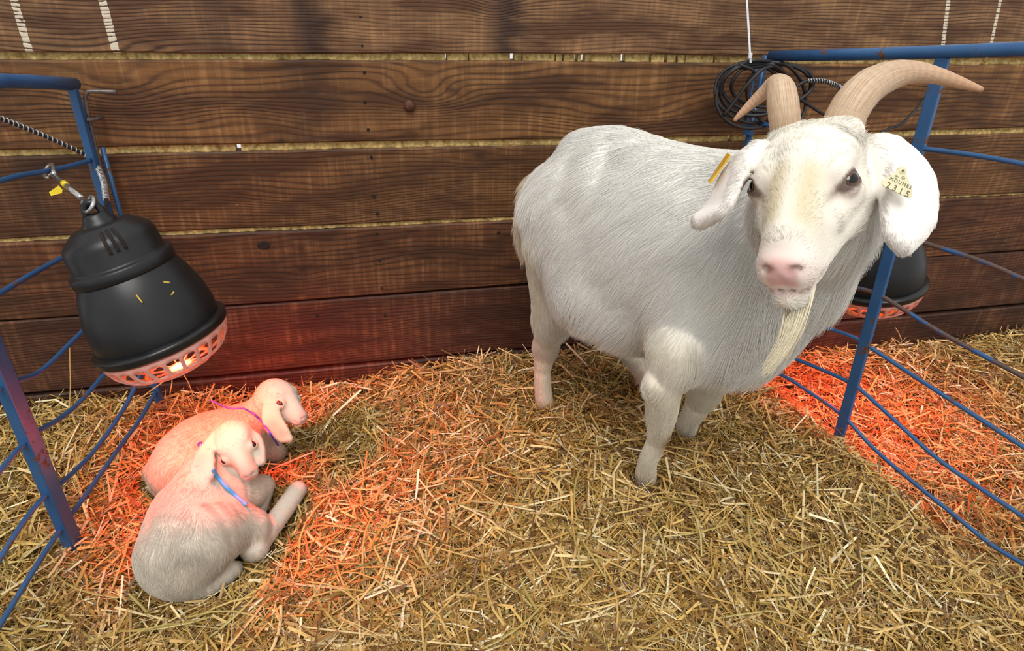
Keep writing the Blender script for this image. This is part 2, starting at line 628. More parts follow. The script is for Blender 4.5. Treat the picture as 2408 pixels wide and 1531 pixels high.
# ------------------------------------------------------------------ distance-field modelling of the animals
class Body:
    def __init__(s, lo, hi, vox):
        s.lo, s.vox = np.array(lo, float), vox
        s.n = np.ceil((np.array(hi) - s.lo) / vox).astype(int)
        s.a = np.full(s.n, 0.2, np.float32)
        s.prims = []

    def _sub(s, lo, hi):
        i0 = np.clip(np.floor((lo - s.lo) / s.vox).astype(int), 0, s.n - 1)
        i1 = np.clip(np.ceil((hi - s.lo) / s.vox).astype(int) + 1, 1, s.n)
        ax = [(np.arange(i0[k], i1[k]) * s.vox + s.lo[k]).astype(np.float32) for k in range(3)]
        return tuple(slice(a, b) for a, b in zip(i0, i1)), ax

    def _merge(s, sl, d, k, cut):
        o = s.a[sl]
        if cut:
            h = np.clip(0.5 - 0.5 * (o + d) / k, 0, 1)
            s.a[sl] = o * (1 - h) - d * h + k * h * (1 - h)
        else:
            h = np.clip(0.5 + 0.5 * (o - d) / k, 0, 1)
            s.a[sl] = o * (1 - h) + d * h - k * h * (1 - h)

    def cone(s, A, B, ra, rb, k=0.02, cut=False, comb=None, fur=0.02, col=(1, 1, 1), w=1.0):
        A, B = np.asarray(A, float), np.asarray(B, float)
        r = max(ra, rb)
        pad = r + 2 * k + 3 * s.vox
        sl, ax = s._sub(np.minimum(A, B) - pad, np.maximum(A, B) + pad)
        X, Y, Z = np.meshgrid(*ax, indexing='ij')
        s._merge(sl, s._cone(X, Y, Z, A, B, ra, rb), k, cut)
        if not cut:
            s.prims.append(('c', A, B, ra, rb, comb, fur, col, w))
        return s

    @staticmethod
    def _cone(X, Y, Z, A, B, ra, rb):
        d = B - A
        L = d.dot(d) + 1e-12
        t = np.clip(((X - A[0]) * d[0] + (Y - A[1]) * d[1] + (Z - A[2]) * d[2]) / L, 0, 1)
        return np.sqrt((X - A[0] - t * d[0]) ** 2 + (Y - A[1] - t * d[1]) ** 2 + (Z - A[2] - t * d[2]) ** 2) - (ra + (rb - ra) * t)

    def ell(s, C, axes, rad, k=0.03, cut=False, comb=None, fur=0.02, col=(1, 1, 1), w=1.0):
        C = np.asarray(C, float)
        axes = np.array([nrm(a) for a in axes])
        rad = np.asarray(rad, float)
        ext = np.sqrt(((axes * rad[:, None]) ** 2).sum(0))
        pad = 2 * k + 3 * s.vox
        sl, ax = s._sub(C - ext - pad, C + ext + pad)
        X, Y, Z = np.meshgrid(*ax, indexing='ij')
        s._merge(sl, s._ell(X, Y, Z, C, axes, rad), k, cut)
        if not cut:
            s.prims.append(('e', C, axes, rad, None, comb, fur, col, w))
        return s

    @staticmethod
    def _ell(X, Y, Z, C, axes, rad):
        q = [(X - C[0]) * a[0] + (Y - C[1]) * a[1] + (Z - C[2]) * a[2] for a in axes]
        k0 = np.sqrt(sum((q[i] / rad[i]) ** 2 for i in range(3)))
        k1 = np.sqrt(sum((q[i] / rad[i] ** 2) ** 2 for i in range(3))) + 1e-9
        return k0 * (k0 - 1) / k1

    def _multi(s, lines, k, ki, **kw):
        """Lines of capsules: hard joined along a line, softly (ki) across lines, then blended into the body (k)."""
        segs = [q for L in lines for q in L]
        pts = np.array([q for A, B, ra, rb in segs for q in (A, B)])
        r = max(max(q[2], q[3]) for q in segs)
        pad = r + 2 * k + 3 * s.vox
        sl, ax = s._sub(pts.min(0) - pad, pts.max(0) + pad)
        X, Y, Z = np.meshgrid(*ax, indexing='ij')
        d = None
        for L in lines:
            q = None
            for A, B, ra, rb in L:
                e = s._cone(X, Y, Z, A, B, ra, rb)
                q = e if q is None else np.minimum(q, e)
            if d is None:
                d = q
            else:
                h = np.clip(0.5 + 0.5 * (d - q) / ki, 0, 1)
                d = d * (1 - h) + q * h - ki * h * (1 - h)
        s.prims.append(('m', segs, None, None, None, kw.get('comb'), kw.get('fur', 0.02), kw.get('col', (1, 1, 1)), kw.get('w', 1.0)))
        s._merge(sl, d, k, False)
        return s

    def chain(s, P, R, k=0.02, comb=None, sub=4, **kw):
        n = (len(P) - 1) * sub + 1
        if len(P) > 2:
            Q, RR = resample(np.array(P, float), n, R)
        else:
            Q, RR = np.array(P, float), np.array(R)
        return s._multi([[(Q[i], Q[i + 1], RR[i], RR[i + 1]) for i in range(len(Q) - 1)]], k, 0.004, comb=comb, **kw)

    def blade(s, outer, inner, n, r, k=0.008, bulge=None, npt=11, ki=0.006, **kw):
        """Thin leaf (an ear) between two edge lines, filled with thin capsules."""
        O, I = resample(outer, npt), resample(inner, npt)
        lines = []
        for j in range(n):
            t = j / (n - 1)
            L = O * (1 - t) + I * t
            if bulge is not None:
                L = L + np.outer(np.sin(np.linspace(0.15, 1, npt) * math.pi), bulge) * math.sin(math.pi * t)
            lines.append([(L[i], L[i + 1], r, r) for i in range(npt - 1)])
        return s._multi(lines, k, ki, **kw)

    def sample(s, P):
        """Field value at points (far outside -> 0.2)."""
        q = (np.asarray(P) - s.lo) / s.vox
        i = np.round(q).astype(int)
        ok = np.all((i >= 0) & (i < s.n), axis=1)
        out = np.full(len(P), 0.2, np.float32)
        j = i[ok]
        out[ok] = s.a[j[:, 0], j[:, 1], j[:, 2]]
        return out

    def mesh(s):
        g = openvdb.FloatGrid(0.2)
        g.copyFromArray(np.ascontiguousarray(np.clip(s.a, -4 * s.vox, 4 * s.vox)))
        g.transform = openvdb.createLinearTransform(voxelSize=s.vox)
        P, Q = g.convertToQuads(0.0)
        P = P.astype(float) + s.lo
        a, b, c = P[Q[:, 0]], P[Q[:, 1]], P[Q[:, 2]]
        n = np.cross(b - a, c - a)
        ctr = a
        i = np.clip(np.round((ctr + n / (np.linalg.norm(n, axis=1)[:, None] + 1e-12) * 2 * s.vox - s.lo) / s.vox).astype(int), 0, s.n - 1)
        if (s.a[i[:, 0], i[:, 1], i[:, 2]] < 0).mean() > 0.5:
            Q = Q[:, ::-1]
        return P, Q

    def attributes(s, P):
        """Comb direction, fur length and colour at points, blended from the nearest primitives."""
        X, Y, Z = P[:, 0].astype(np.float32), P[:, 1].astype(np.float32), P[:, 2].astype(np.float32)
        wsum = np.zeros(len(P))
        comb = np.zeros((len(P), 3))
        fur = np.zeros(len(P))
        col = np.zeros((len(P), 3))
        for typ, A, B, ra, rb, cb, fl, cl, w in s.prims:
            cdir = None
            if typ == 'm':
                d = np.full(len(P), 9.0, np.float32)
                cdir = np.zeros((len(P), 3))
                for a_, b_, r0, r1 in A:
                    q = s._cone(X, Y, Z, a_, b_, r0, r1)
                    mk = q < d
                    d[mk] = q[mk]
                    cdir[mk] = nrm(b_ - a_) if cb is None else nrm(cb)
            else:
                d = s._cone(X, Y, Z, A, B, ra, rb) if typ == 'c' else s._ell(X, Y, Z, A, B, ra)
            wt = w * np.exp(-np.clip(d, -0.004, 1) / 0.009)
            wsum += wt
            if cdir is not None:
                comb += wt[:, None] * cdir
            elif cb is not None:
                comb += wt[:, None] * nrm(cb)
            fur += wt * fl
            col += wt[:, None] * np.array(cl)
        return comb, fur / wsum, col / wsum[:, None]


def skin_body(name, B, mat, parent, paint=None):
    P, Q = B.mesh()
    comb, fur, col = B.attributes(P)
    if paint:
        col = paint(P, col)
    o = add_np(name, P, Q, mat, parent)
    at = o.data.attributes.new('col', 'FLOAT_COLOR', 'POINT')
    at.data.foreach_set('color', np.c_[col, np.ones(len(col))].astype(np.float32).ravel())
    sm = o.modifiers.new('smooth', 'SMOOTH')
    sm.factor = 0.5
    sm.iterations = 3
    return o, P, Q, comb, fur, col


def coat(name, B, P, Q, comb, fur, col, n, mat, parent, rad=0.00028, npt=5, lift=0.35, wild=0.25, mask=None, curl=0.0, toward=1.6):
    """Fur as hair curves growing from the body surface along the comb field."""
    tri = np.vstack([Q[:, [0, 1, 2]], Q[:, [0, 2, 3]]])
    a, b, c = P[tri[:, 0]], P[tri[:, 1]], P[tri[:, 2]]
    nn = np.cross(b - a, c - a)
    ar = np.linalg.norm(nn, axis=1)
    nn = nn / (ar[:, None] + 1e-15)
    # more hairs on the side that can be seen from around the photograph's place
    vw = CAM - a
    vw /= np.linalg.norm(vw, axis=1)[:, None]
    face = np.clip((nn * vw).sum(1) * 1.2 + 0.65, 0.12, 1.0)
    prob = ar * face
    if mask is not None:
        prob = prob * mask[tri].mean(1)
    prob /= prob.sum()
    idx = rng.choice(len(tri), n, p=prob)
    u, v = rng.random(n), rng.random(n)
    f = u + v > 1
    u[f], v[f] = 1 - u[f], 1 - v[f]
    ia, ib, ic = tri[idx].T
    wts = np.c_[1 - u - v, u, v]
    mixv = lambda arr: arr[ia] * wts[:, :1] + arr[ib] * wts[:, 1:2] + arr[ic] * wts[:, 2:]
    root = mixv(P)
    N = nn[idx]
    vn = np.zeros_like(P)
    for k in range(3):
        np.add.at(vn, tri[:, k], nn * ar[:, None])
    vn /= np.linalg.norm(vn, axis=1)[:, None] + 1e-12
    N = mixv(vn)
    N /= np.linalg.norm(N, axis=1)[:, None] + 1e-12
    D = mixv(comb)
    D = D - N * (D * N).sum(1)[:, None]
    D /= np.linalg.norm(D, axis=1)[:, None] + 1e-6
    L = (fur[ia] * wts[:, 0] + fur[ib] * wts[:, 1] + fur[ic] * wts[:, 2]) * rng.uniform(0.6, 1.25, n)
    # locks: neighbouring hairs share a direction
    q = root * 60
    lock = np.c_[np.sin(q[:, 0] * 1.3 + 2 * np.sin(q[:, 1])), np.sin(q[:, 1] * 1.7 + 2 * np.sin(q[:, 2])), np.sin(q[:, 2] * 1.5 + 2 * np.sin(q[:, 0]))]
    D = D + lock * (0.16 * (1 + curl) * np.clip(L / 0.03, 0.15 if curl == 0 else 0.5, 1.3))[:, None] + rng.normal(0, wild * 0.5, (n, 3))
    D = D - N * (D * N).sum(1)[:, None]
    D /= np.linalg.norm(D, axis=1)[:, None] + 1e-6
    lf = lift * rng.uniform(0.6, 1.3, n)[:, None]
    pts = np.zeros((n, npt, 3), np.float32)
    for k in range(npt):
        t = k / (npt - 1)
        rise = lf * (t - 0.62 * t * t)
        pts[:, k] = root + N * (rise * L[:, None] - 0.0012) + D * (L * t)[:, None] + np.array([0, 0, -1.0]) * (0.18 * L * t * t)[:, None]
    hc = bpy.data.hair_curves.new(name)
    hc.add_curves([npt] * n)
    hc.points.foreach_set('position', (pts - origin_of(parent).astype(np.float32)).ravel())
    rr = (rad * rng.uniform(0.7, 1.2, n)[:, None] * np.linspace(1.0, 0.25, npt)[None, :]).astype(np.float32)
    ra_ = hc.attributes.get('radius') or hc.attributes.new('radius', 'FLOAT', 'POINT')
    ra_.data.foreach_set('value', rr.ravel())
    lk_ = 0.5 + 0.5 * np.sin(q[:, 0] * 2.1 + 1.7 * np.sin(q[:, 2] * .9)) * np.sin(q[:, 2] * 1.6 + 1.3 * np.sin(q[:, 1]))  # lock noise darkens hair colour, painted shade that gives the fur depth
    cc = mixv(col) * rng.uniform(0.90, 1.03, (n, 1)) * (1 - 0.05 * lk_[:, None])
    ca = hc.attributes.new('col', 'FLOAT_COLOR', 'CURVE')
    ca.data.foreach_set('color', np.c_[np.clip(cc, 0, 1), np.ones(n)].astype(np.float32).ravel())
    hc.materials.append(mat)
    o = bpy.data.objects.new(name, hc)
    COL.objects.link(o)
    o.parent = parent
    tag(o, kind='stuff')
    return o


def lin(r, g, b):
    return srgb(r, g, b)[:3]


M_SKIN = vcol_mat('goat_skin', 0.75, sub=0.0, spec=0.25, bump=0.2)
M_FUR = vcol_mat('goat_hair', 0.55, spec=0.35)
WHITE = lin(244, 242, 236)
CREAM = lin(238, 231, 212)
PINK = lin(226, 180, 172)

# ------------------------------------------------------------------ the standing goat
GO = np.array([0.40, -0.228])
GA = nrm([0.62, -0.78])
GN = np.array([GA[1], -GA[0]])          # towards the goat's own right, the side we see
UP = np.array([0, 0, 1.0])
A3, N3 = np.r_[GA, 0], np.r_[GN, 0]


def G(s_, l_, z_):
    return np.r_[GO + GA * s_ + GN * l_, z_]


# head frame: hx to the goat's left (picture right), hy towards the nose, hz out of the forehead
hy = nrm([-0.44, 0.766, -0.47])
hx = np.array([0.766, 0.09, -0.64])
hx = nrm(hx - hy * hx.dot(hy))
hz = np.cross(hx, hy)
if hz[2] > 0:
    hz = -hz
HX, HY, HZ = MW @ hx, MW @ hy, MW @ hz
HO = at_d(1893, 432, 0.915)


def Hd(x, y, z):
    return HO + HX * x + HY * y + HZ * z


B = Body((0.12, -1.10, 0.04), (0.98, 0.02, 1.10), 0.0042)
back = -A3 * 0.55 - UP * 0.75
b3 = (A3, N3, UP)
k = 0.04
B.ell(G(0.28, 0.0, 0.625), b3, (0.27, 0.155, 0.205), k, comb=back, fur=0.042, col=WHITE)
B.ell(G(0.13, -0.01, 0.675), b3, (0.125, 0.105, 0.150), k, comb=back, fur=0.036, col=WHITE)
B.ell(G(0.44, 0.0, 0.61), b3, (0.16, 0.130, 0.200), k, comb=back, fur=0.045, col=WHITE)
B.chain([G(0.11, 0, 0.79), G(0.19, 0, 0.805), G(0.30, 0, 0.785), G(0.45, 0, 0.80)], [0.04, 0.045, 0.05, 0.055], 0.04, comb=-A3 - UP * .2, fur=0.035, col=WHITE)
B.chain([G(0.15, 0.03, 0.785), G(0.17, 0.085, 0.745)], [0.035, 0.026], 0.03, comb=back, fur=0.035, col=WHITE)
B.chain([G(0.03, 0.02, 0.70), G(0.03, 0.065, 0.665)], [0.035, 0.026], 0.03, comb=-UP, fur=0.03, col=WHITE)
# low swinging belly in front of the thigh
B.ell(G(0.25, 0.02, 0.515), b3, (0.16, 0.12, 0.10), 0.04, comb=back, fur=0.05, col=WHITE)
# chest and neck, bent round to the goat's right
B.chain([G(0.47, 0.0, 0.54), G(0.555, 0.0, 0.67)], [0.120, 0.10], 0.04, comb=-UP, fur=0.05, col=WHITE)
B.chain([G(0.47, 0.0, 0.70), G(0.565, 0.02, 0.755), G(0.585, 0.10, 0.81), Hd(0.0, -0.035, -0.075)], [0.112, 0.098, 0.085, 0.060], 0.04,
        comb=-UP - A3 * .3, fur=0.045, col=WHITE)
# near fore leg
fo = at_z(1517, 1128, 0.13)
B.chain([G(0.42, 0.065, 0.66), at_y(1592, 838, -0.655)], [0.075, 0.044], 0.07, comb=back, fur=0.035, col=WHITE)
P = [at_y(1590, 820, -0.66), at_y(1585, 838, -0.66), at_y(1563, 905, -0.655), at_y(1556, 965, -0.645), at_y(1546, 1030, -0.63), at_y(1524, 1084, -0.615), fo]
B.chain(P, [0.046, 0.043, 0.036, 0.030, 0.0195, 0.0185, 0.021], 0.025, comb=-UP, fur=0.020, col=CREAM)
B.ell(at_y(1540, 905, -0.665), (HX, HY, HZ), (0.019, 0.019, 0.022), 0.02, comb=MW @ np.array([-1, .8, -.2]), fur=0.022, col=CREAM)
# far fore leg
fo2 = at_z(1612, 1008, 0.125)
P = [G(0.44, -0.10, 0.58), at_y(1668, 890, -0.50), at_y(1645, 945, -0.485), at_y(1622, 985, -0.47), fo2]
B.chain(P, [0.075, 0.042, 0.030, 0.023, 0.024], 0.025, comb=-UP, fur=0.018, col=CREAM)
# near hind leg: thigh, stifle, hock, cannon
fh = at_z(1281, 950, 0.10)
hk = at_y(1284, 812, -0.235)
st = G(0.19, 0.085, 0.55)
B.chain([G(0.10, 0.04, 0.67), st], [0.08, 0.058], 0.07, comb=-UP, fur=0.035, col=WHITE)
B.chain([G(0.08, 0.05, 0.60), at_y(1300, 735, -0.265), hk], [0.07, 0.045, 0.028], 0.03, comb=-UP, fur=0.026, col=CREAM)
B.chain([st, at_y(1308, 745, -0.27)], [0.052, 0.036], 0.045, comb=-UP, fur=0.03, col=WHITE)
B.chain([hk, at_y(1276, 870, -0.235), at_y(1277, 915, -0.235), fh], [0.029, 0.0215, 0.022, 0.024], 0.018, comb=-UP, fur=0.012, col=lin(232, 218, 196))
# far hind leg stepping forward under the belly
fh2 = at_z(1545, 930, 0.115)
B.chain([G(0.12, -0.08, 0.62), G(0.24, -0.11, 0.45), at_y(1470, 805, -0.18), at_y(1505, 865, -0.20), fh2],
        [0.09, 0.055, 0.030, 0.021, 0.023], 0.03, comb=-UP, fur=0.018, col=CREAM)
# tail
tl = [G(0.03, 0.0, 0.715), at_y(1258, 440, -0.215), at_y(1238, 490, -0.215), at_y(1224, 545, -0.21), at_y(1226, 590, -0.21)]
B.chain(tl, [0.034, 0.026, 0.020, 0.012, 0.005], 0.02, fur=0.036, col=lin(240, 230, 208))
# head
FACE = lin(240, 235, 222)
FX = dict(fur=0.013, col=FACE)
back_h = -HY
B.ell(Hd(0, -0.045, -0.012), (HX, HY, HZ), (0.063, 0.062, 0.058), 0.03, comb=-HY, fur=0.020, col=FACE)
B.cone(Hd(0, -0.01, -0.005), Hd(0, 0.10, -0.030), 0.057, 0.036, 0.02, comb=back_h, **FX)
B.cone(Hd(0, -0.02, 0.022), Hd(0, 0.105, -0.002), 0.034, 0.025, 0.025, comb=back_h, **FX)          # nose bridge
for sx in (-1, 1):
    B.cone(Hd(sx * 0.040, -0.030, -0.055), Hd(sx * 0.014, 0.10, -0.058), 0.036, 0.020, 0.03, comb=back_h, **FX)   # jaw
    B.cone(Hd(sx * 0.046, -0.022, 0.026), Hd(sx * 0.046, 0.012, 0.028), 0.016, 0.012, 0.018, comb=back_h - HX * sx * .5, **FX)   # brow
    B.cone(Hd(sx * 0.054, 0.004, -0.016), Hd(sx * 0.040, 0.050, -0.020), 0.017, 0.014, 0.018, comb=back_h, **FX)  # cheekbone
    B.cone(Hd(sx * 0.036, -0.060, 0.014), Hd(sx * 0.042, -0.076, 0.022), 0.026, 0.020, 0.02, comb=HY + HZ, fur=0.016, col=FACE)      # horn base
    B.ell(Hd(sx * 0.015, 0.128, -0.034), (HX, HY, HZ), (0.022, 0.024, 0.030), 0.016, comb=back_h, fur=0.009, col=lin(240, 230, 221))  # lips
B.ell(Hd(0, 0.141, -0.019), (HX, HY, HZ), (0.021, 0.013, 0.018), 0.012, comb=back_h, fur=0.003, col=lin(228, 192, 184), w=1.4)
B.cone(Hd(0, 0.085, -0.074), Hd(0, 0.136, -0.074), 0.023, 0.022, 0.018, comb=back_h, fur=0.012, col=FACE)
B.cone(Hd(-0.026, -0.060, 0.020), Hd(0.026, -0.060, 0.020), 0.026, 0.026, 0.03, comb=HY * .9 + HZ * .6, fur=0.022, col=FACE)          # poll tuft
# sockets, nostrils, mouth


def eye_frame(sx):
    ec = Hd(sx * 0.0535, 0.013, 0.008)
    lk = nrm(HX * sx + HZ * 0.70 + HY * 0.2)
    al = HY * 0.80 - HX * sx * 0.45
    al = nrm(al - lk * al.dot(lk))
    return ec, lk, al, np.cross(lk, al)


for sx in (-1, 1):
    ec, lk, al, crs = eye_frame(sx)
    B.cone(ec, ec + lk * 0.001, 0.0200, 0.0200, 0.008, comb=-HY, fur=0.006, col=lin(214, 196, 184))
    B.ell(ec + lk * 0.0185, (lk, al, crs), (0.009, 0.0205, 0.0070), 0.003, cut=True)
    B.cone(Hd(sx * 0.012, 0.153, -0.013), Hd(sx * 0.022, 0.141, -0.020), 0.0050, 0.0042, 0.005, cut=True)
    B.cone(Hd(sx * 0.001, 0.154, -0.056), Hd(sx * 0.038, 0.118, -0.058), 0.0024, 0.0028, 0.006, cut=True)
B.cone(Hd(0, 0.158, -0.022), Hd(0, 0.153, -0.044), 0.0022, 0.0022, 0.006, cut=True)
# ears
EARC = lin(243, 238, 232)
D3 = lambda L, dd=0.0: [at_d(x, y, d + dd) for x, y, d in L]
earL_o = D3([(2040, 330, 0.945), (2092, 322, 0.935), (2150, 362, 0.925), (2188, 412, 0.920), (2196, 470, 0.915), (2186, 530, 0.905), (2140, 572, 0.90)])
earL_i = D3([(2042, 392, 0.930), (2066, 410, 0.915), (2074, 440, 0.905), (2078, 475, 0.90), (2082, 515, 0.897), (2088, 552, 0.897), (2118, 576, 0.90)])
B.blade(earL_o, earL_i, 15, 0.0050, 0.010, ki=0.012, bulge=MW @ np.array([0.0, 0, -0.012]), fur=0.009, col=EARC)
earR_o = D3([(1786, 338, 0.955), (1752, 362, 0.965), (1716, 396, 0.975), (1690, 440, 0.985), (1666, 490, 0.99), (1642, 517, 0.985)])
earR_i = D3([(1778, 392, 0.945), (1752, 386, 0.94), (1742, 420, 0.93), (1726, 458, 0.925), (1702, 496, 0.93), (1652, 519, 0.97)])
B.blade(earR_o, earR_i, 12, 0.0050, 0.010, ki=0.012, fur=0.009, col=EARC)


def goat_paint(P, col):
    d = lambda p, r: np.exp(-(((P - p) / r) ** 2).sum(1))[:, None]
    loc = (P - HO) @ np.array([HX, HY, HZ]).T
    x, y, z = loc.T
    # pink muzzle end and lips, darker inside the nostrils
    near = (np.abs(x) < 0.06) & (y > 0.09) & (y < 0.2) & (z < 0.03) & (z > -0.09)
    w = np.where(near, sstep(0.138, 0.150, y) * sstep(-0.052, -0.040, z) * (1 - sstep(0.015, 0.024, np.abs(x))), 0)[:, None]
    col = col * (1 - w) + np.array(lin(226, 184, 178)) * w
    for sx in (-1, 1):
        e = ((x - sx * 0.018) / 0.009) ** 2 + ((y - 0.149) / 0.010) ** 2 + ((z + 0.016) / 0.007) ** 2
        w = np.where(near, np.exp(-e), 0)[:, None]
        col = col * (1 - 0.85 * w) + np.array(lin(112, 62, 58)) * 0.85 * w
        e = ((x - sx * 0.066) / 0.016) ** 2 + ((y - 0.008) / 0.022) ** 2 + ((z - 0.012) / 0.014) ** 2
        w = np.exp(-e)[:, None] * 0.35
        col = col * (1 - w) + np.array(lin(190, 165, 150)) * w
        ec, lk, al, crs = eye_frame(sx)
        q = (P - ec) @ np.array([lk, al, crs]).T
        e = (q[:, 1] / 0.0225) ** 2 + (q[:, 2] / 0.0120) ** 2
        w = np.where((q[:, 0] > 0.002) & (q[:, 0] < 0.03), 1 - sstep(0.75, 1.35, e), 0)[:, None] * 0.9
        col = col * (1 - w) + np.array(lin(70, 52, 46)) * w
        e = ((q[:, 1] - 0.024) / 0.016) ** 2 + (q[:, 2] / 0.006) ** 2
        w = np.where((q[:, 0] > -0.01) & (q[:, 0] < 0.03), np.exp(-e), 0)[:, None] * 0.7
        col = col * (1 - w) + np.array(lin(120, 98, 88)) * w
    w = np.where(near, np.exp(-((z + 0.057) / 0.005) ** 2) * (y > 0.108) * sstep(0.10, 0.125, y), 0)[:, None] * 0.7
    col = col * (1 - w) + np.array(lin(196, 150, 146)) * w
    # yellowed tear stains down the bridge
    w = (np.exp(-((np.abs(x) - 0.020) / 0.016) ** 2) * sstep(0.0, 0.03, y) * (1 - sstep(0.085, 0.12, y)) * (z > -0.04))[:, None] * 0.7
    col = col * (1 - w) + np.array(lin(204, 188, 146)) * w
    # soiled patches
    for p, r, c, a in ((at_y(1270, 560, -0.2), 0.07, (238, 222, 190), .6), (at_y(1400, 480, -0.38), 0.06, (240, 228, 200), .5),
                       (at_y(1280, 800, -0.24), 0.05, (222, 186, 160), .5), (at_y(1718, 718, -0.74), 0.03, (232, 210, 160), .7),
                       (at_y(1582, 1018, -0.645), 0.026, (146, 108, 62), .95), (at_y(1572, 1035, -0.64), 0.018, (160, 122, 74), .8),
                       (at_y(1545, 330, -0.4), 0.02, (225, 210, 170), .6), (at_y(1285, 950, -0.22), 0.05, (206, 184, 150), .6),
                       (at_y(1517, 1125, -0.6), 0.05, (200, 176, 138), .6)):
        w = d(p, r) * a
        col = col * (1 - w) + np.array(lin(*c)) * w
    return col


goat = empty('goat', (G(0.25, 0, 0)[0], G(0.25, 0, 0)[1], 0.10))
tag(goat, 'white adult goat with long curved horns standing in the straw', 'goat')
gb, GP, GQ, gcomb, gfur, gcol = skin_body('body', B, M_SKIN, goat, goat_paint)
GOATF = B
loc = (GP - HO) @ np.array([HX, HY, HZ]).T
bare = ((np.abs(loc[:, 0]) < 0.026) & (loc[:, 1] > 0.143) & (loc[:, 2] > -0.050) & (loc[:, 2] < 0.004))
eyem = np.zeros(len(GP), bool)
for sx in (-1, 1):
    ec, lk, al, crs = eye_frame(sx)
    q = (GP - ec) @ np.array([lk, al, crs]).T
    eyem |= (q[:, 0] > 0.004) & (q[:, 0] < 0.03) & ((q[:, 1] / 0.024) ** 2 + (q[:, 2] / 0.0140) ** 2 < 1)
    rr_ = np.linalg.norm(q, axis=1)
    nr = rr_ < 0.034
    gcomb[nr] = (al * np.sign(0.2) * 0 + 0)[None, :] + (GP[nr] - ec) * 30 - HY[None, :] * 0.4
    gfur[nr] = np.minimum(gfur[nr], 0.006)
# face hair parts from the bridge and runs up and outwards
hw = (np.abs(loc[:, 0]) < 0.09) & (loc[:, 1] > -0.06) & (loc[:, 1] < 0.17) & (np.abs(loc[:, 2]) < 0.09)
gcomb[hw] += (HX[None, :] * (loc[hw, 0] / 0.05)[:, None] * 0.8)
fmask = np.where(bare | eyem, 0.0, 1.0) * np.where(hw, 2.6, 1.0) * np.where((gfur < 0.0115) & ~hw, 3.0, 1.0) * np.where((GP[:, 2] < 0.42) & (gfur < 0.03), 2.0, 1.0)
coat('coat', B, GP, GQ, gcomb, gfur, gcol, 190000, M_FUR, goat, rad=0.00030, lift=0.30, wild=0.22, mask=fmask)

# beard
nb = 1800
root = Hd(0, 0.105, -0.080)
pts = np.zeros((nb, 7, 3), np.float32)
tipA, tipB = at_d(1797, 876, 0.93), at_d(1838, 846, 0.935)
for j in range(nb):
    a = rng.normal(0, 1, 3)
    r0 = Hd(0.006, 0.098, -0.080) + HX * np.clip(a[0], -1.6, 1.6) * 0.011 + HY * np.clip(a[1], -1.5, 1.5) * 0.010 + HZ * (0.004 * abs(a[2]))
    wA = rng.random() < 0.7
    tip = (tipA if wA else tipB) + rng.normal(0, 1, 3) * np.array([0.0035, 0.0035, 0.004])
    ln = rng.uniform(0.45, 1.0) ** 0.7
    mid = (at_d(1872, 800, 0.90) if wA else at_d(1884, 780, 0.90)) + (r0 - Hd(0.006, 0.098, -0.080)) * 0.7
    for q in range(7):
        t = q / 6 * ln
        pts[j, q] = r0 * (1 - t) ** 2 + 2 * mid * t * (1 - t) + tip * t * t
hc = bpy.data.hair_curves.new('beard')
hc.add_curves([7] * nb)
hc.points.foreach_set('position', (pts - origin_of(goat).astype(np.float32)).ravel())
ra_ = hc.attributes.get('radius') or hc.attributes.new('radius', 'FLOAT', 'POINT')
ra_.data.foreach_set('value', np.tile(np.linspace(0.0004, 0.00015, 7), nb).astype(np.float32))
ca = hc.attributes.new('col', 'FLOAT_COLOR', 'CURVE')
ca.data.foreach_set('color', np.c_[np.tile(lin(238, 228, 200), (nb, 1)) * rng.uniform(.9, 1.03, (nb, 1)), np.ones(nb)].astype(np.float32).ravel())
hc.materials.append(M_FUR)
bo = bpy.data.objects.new('beard', hc)
COL.objects.link(bo)
bo.parent = goat
tag(bo, 'thin cream beard', kind='stuff')


# horns
def horn_mat():
    t = NT('goat_horn')
    co = t.coord('UV')
    sep = t.n('ShaderNodeSeparateXYZ')
    t.link(co, sep.inputs[0])
    fib = t.noise(t.mapped(co, (60, 5, 1)), 1.0, 4, 0.65)
    ring = t.math('SINE', t.math('MULTIPLY_ADD', sep.outputs[1], 150.0, t.math('MULTIPLY', fib, 5.0)))
    c = t.ramp(fib, [(0.25, srgb(150, 116, 88)), (0.5, srgb(196, 168, 138)), (0.72, srgb(224, 204, 178))])
    c = t.mix(t.math('MULTIPLY', t.ramp(ring, [(0.0, 0.0), (1.0, 1.0)]), 0.10), c, srgb(150, 112, 84))
    c = t.mix(t.math('MULTIPLY', t.ramp(sep.outputs[1], [(0.45, 0.0), (0.95, 1.0)]), 0.55), c, srgb(196, 138, 98))
    blue = t.ramp(t.noise(t.mapped(co, (9, 7, 1)), 1.0, 3), [(0.64, 0.0), (0.70, 0.5)])
    c = t.mix(blue, c, srgb(140, 152, 165))
    t.link(c, t.bsdf.inputs['Base Color'])
    t.set(Roughness=0.55)
    t.bump(t.math('ADD', fib, t.math('MULTIPLY', ring, 0.25)), 0.35, 0.002)
    return t.mat


M_HORN = horn_mat()


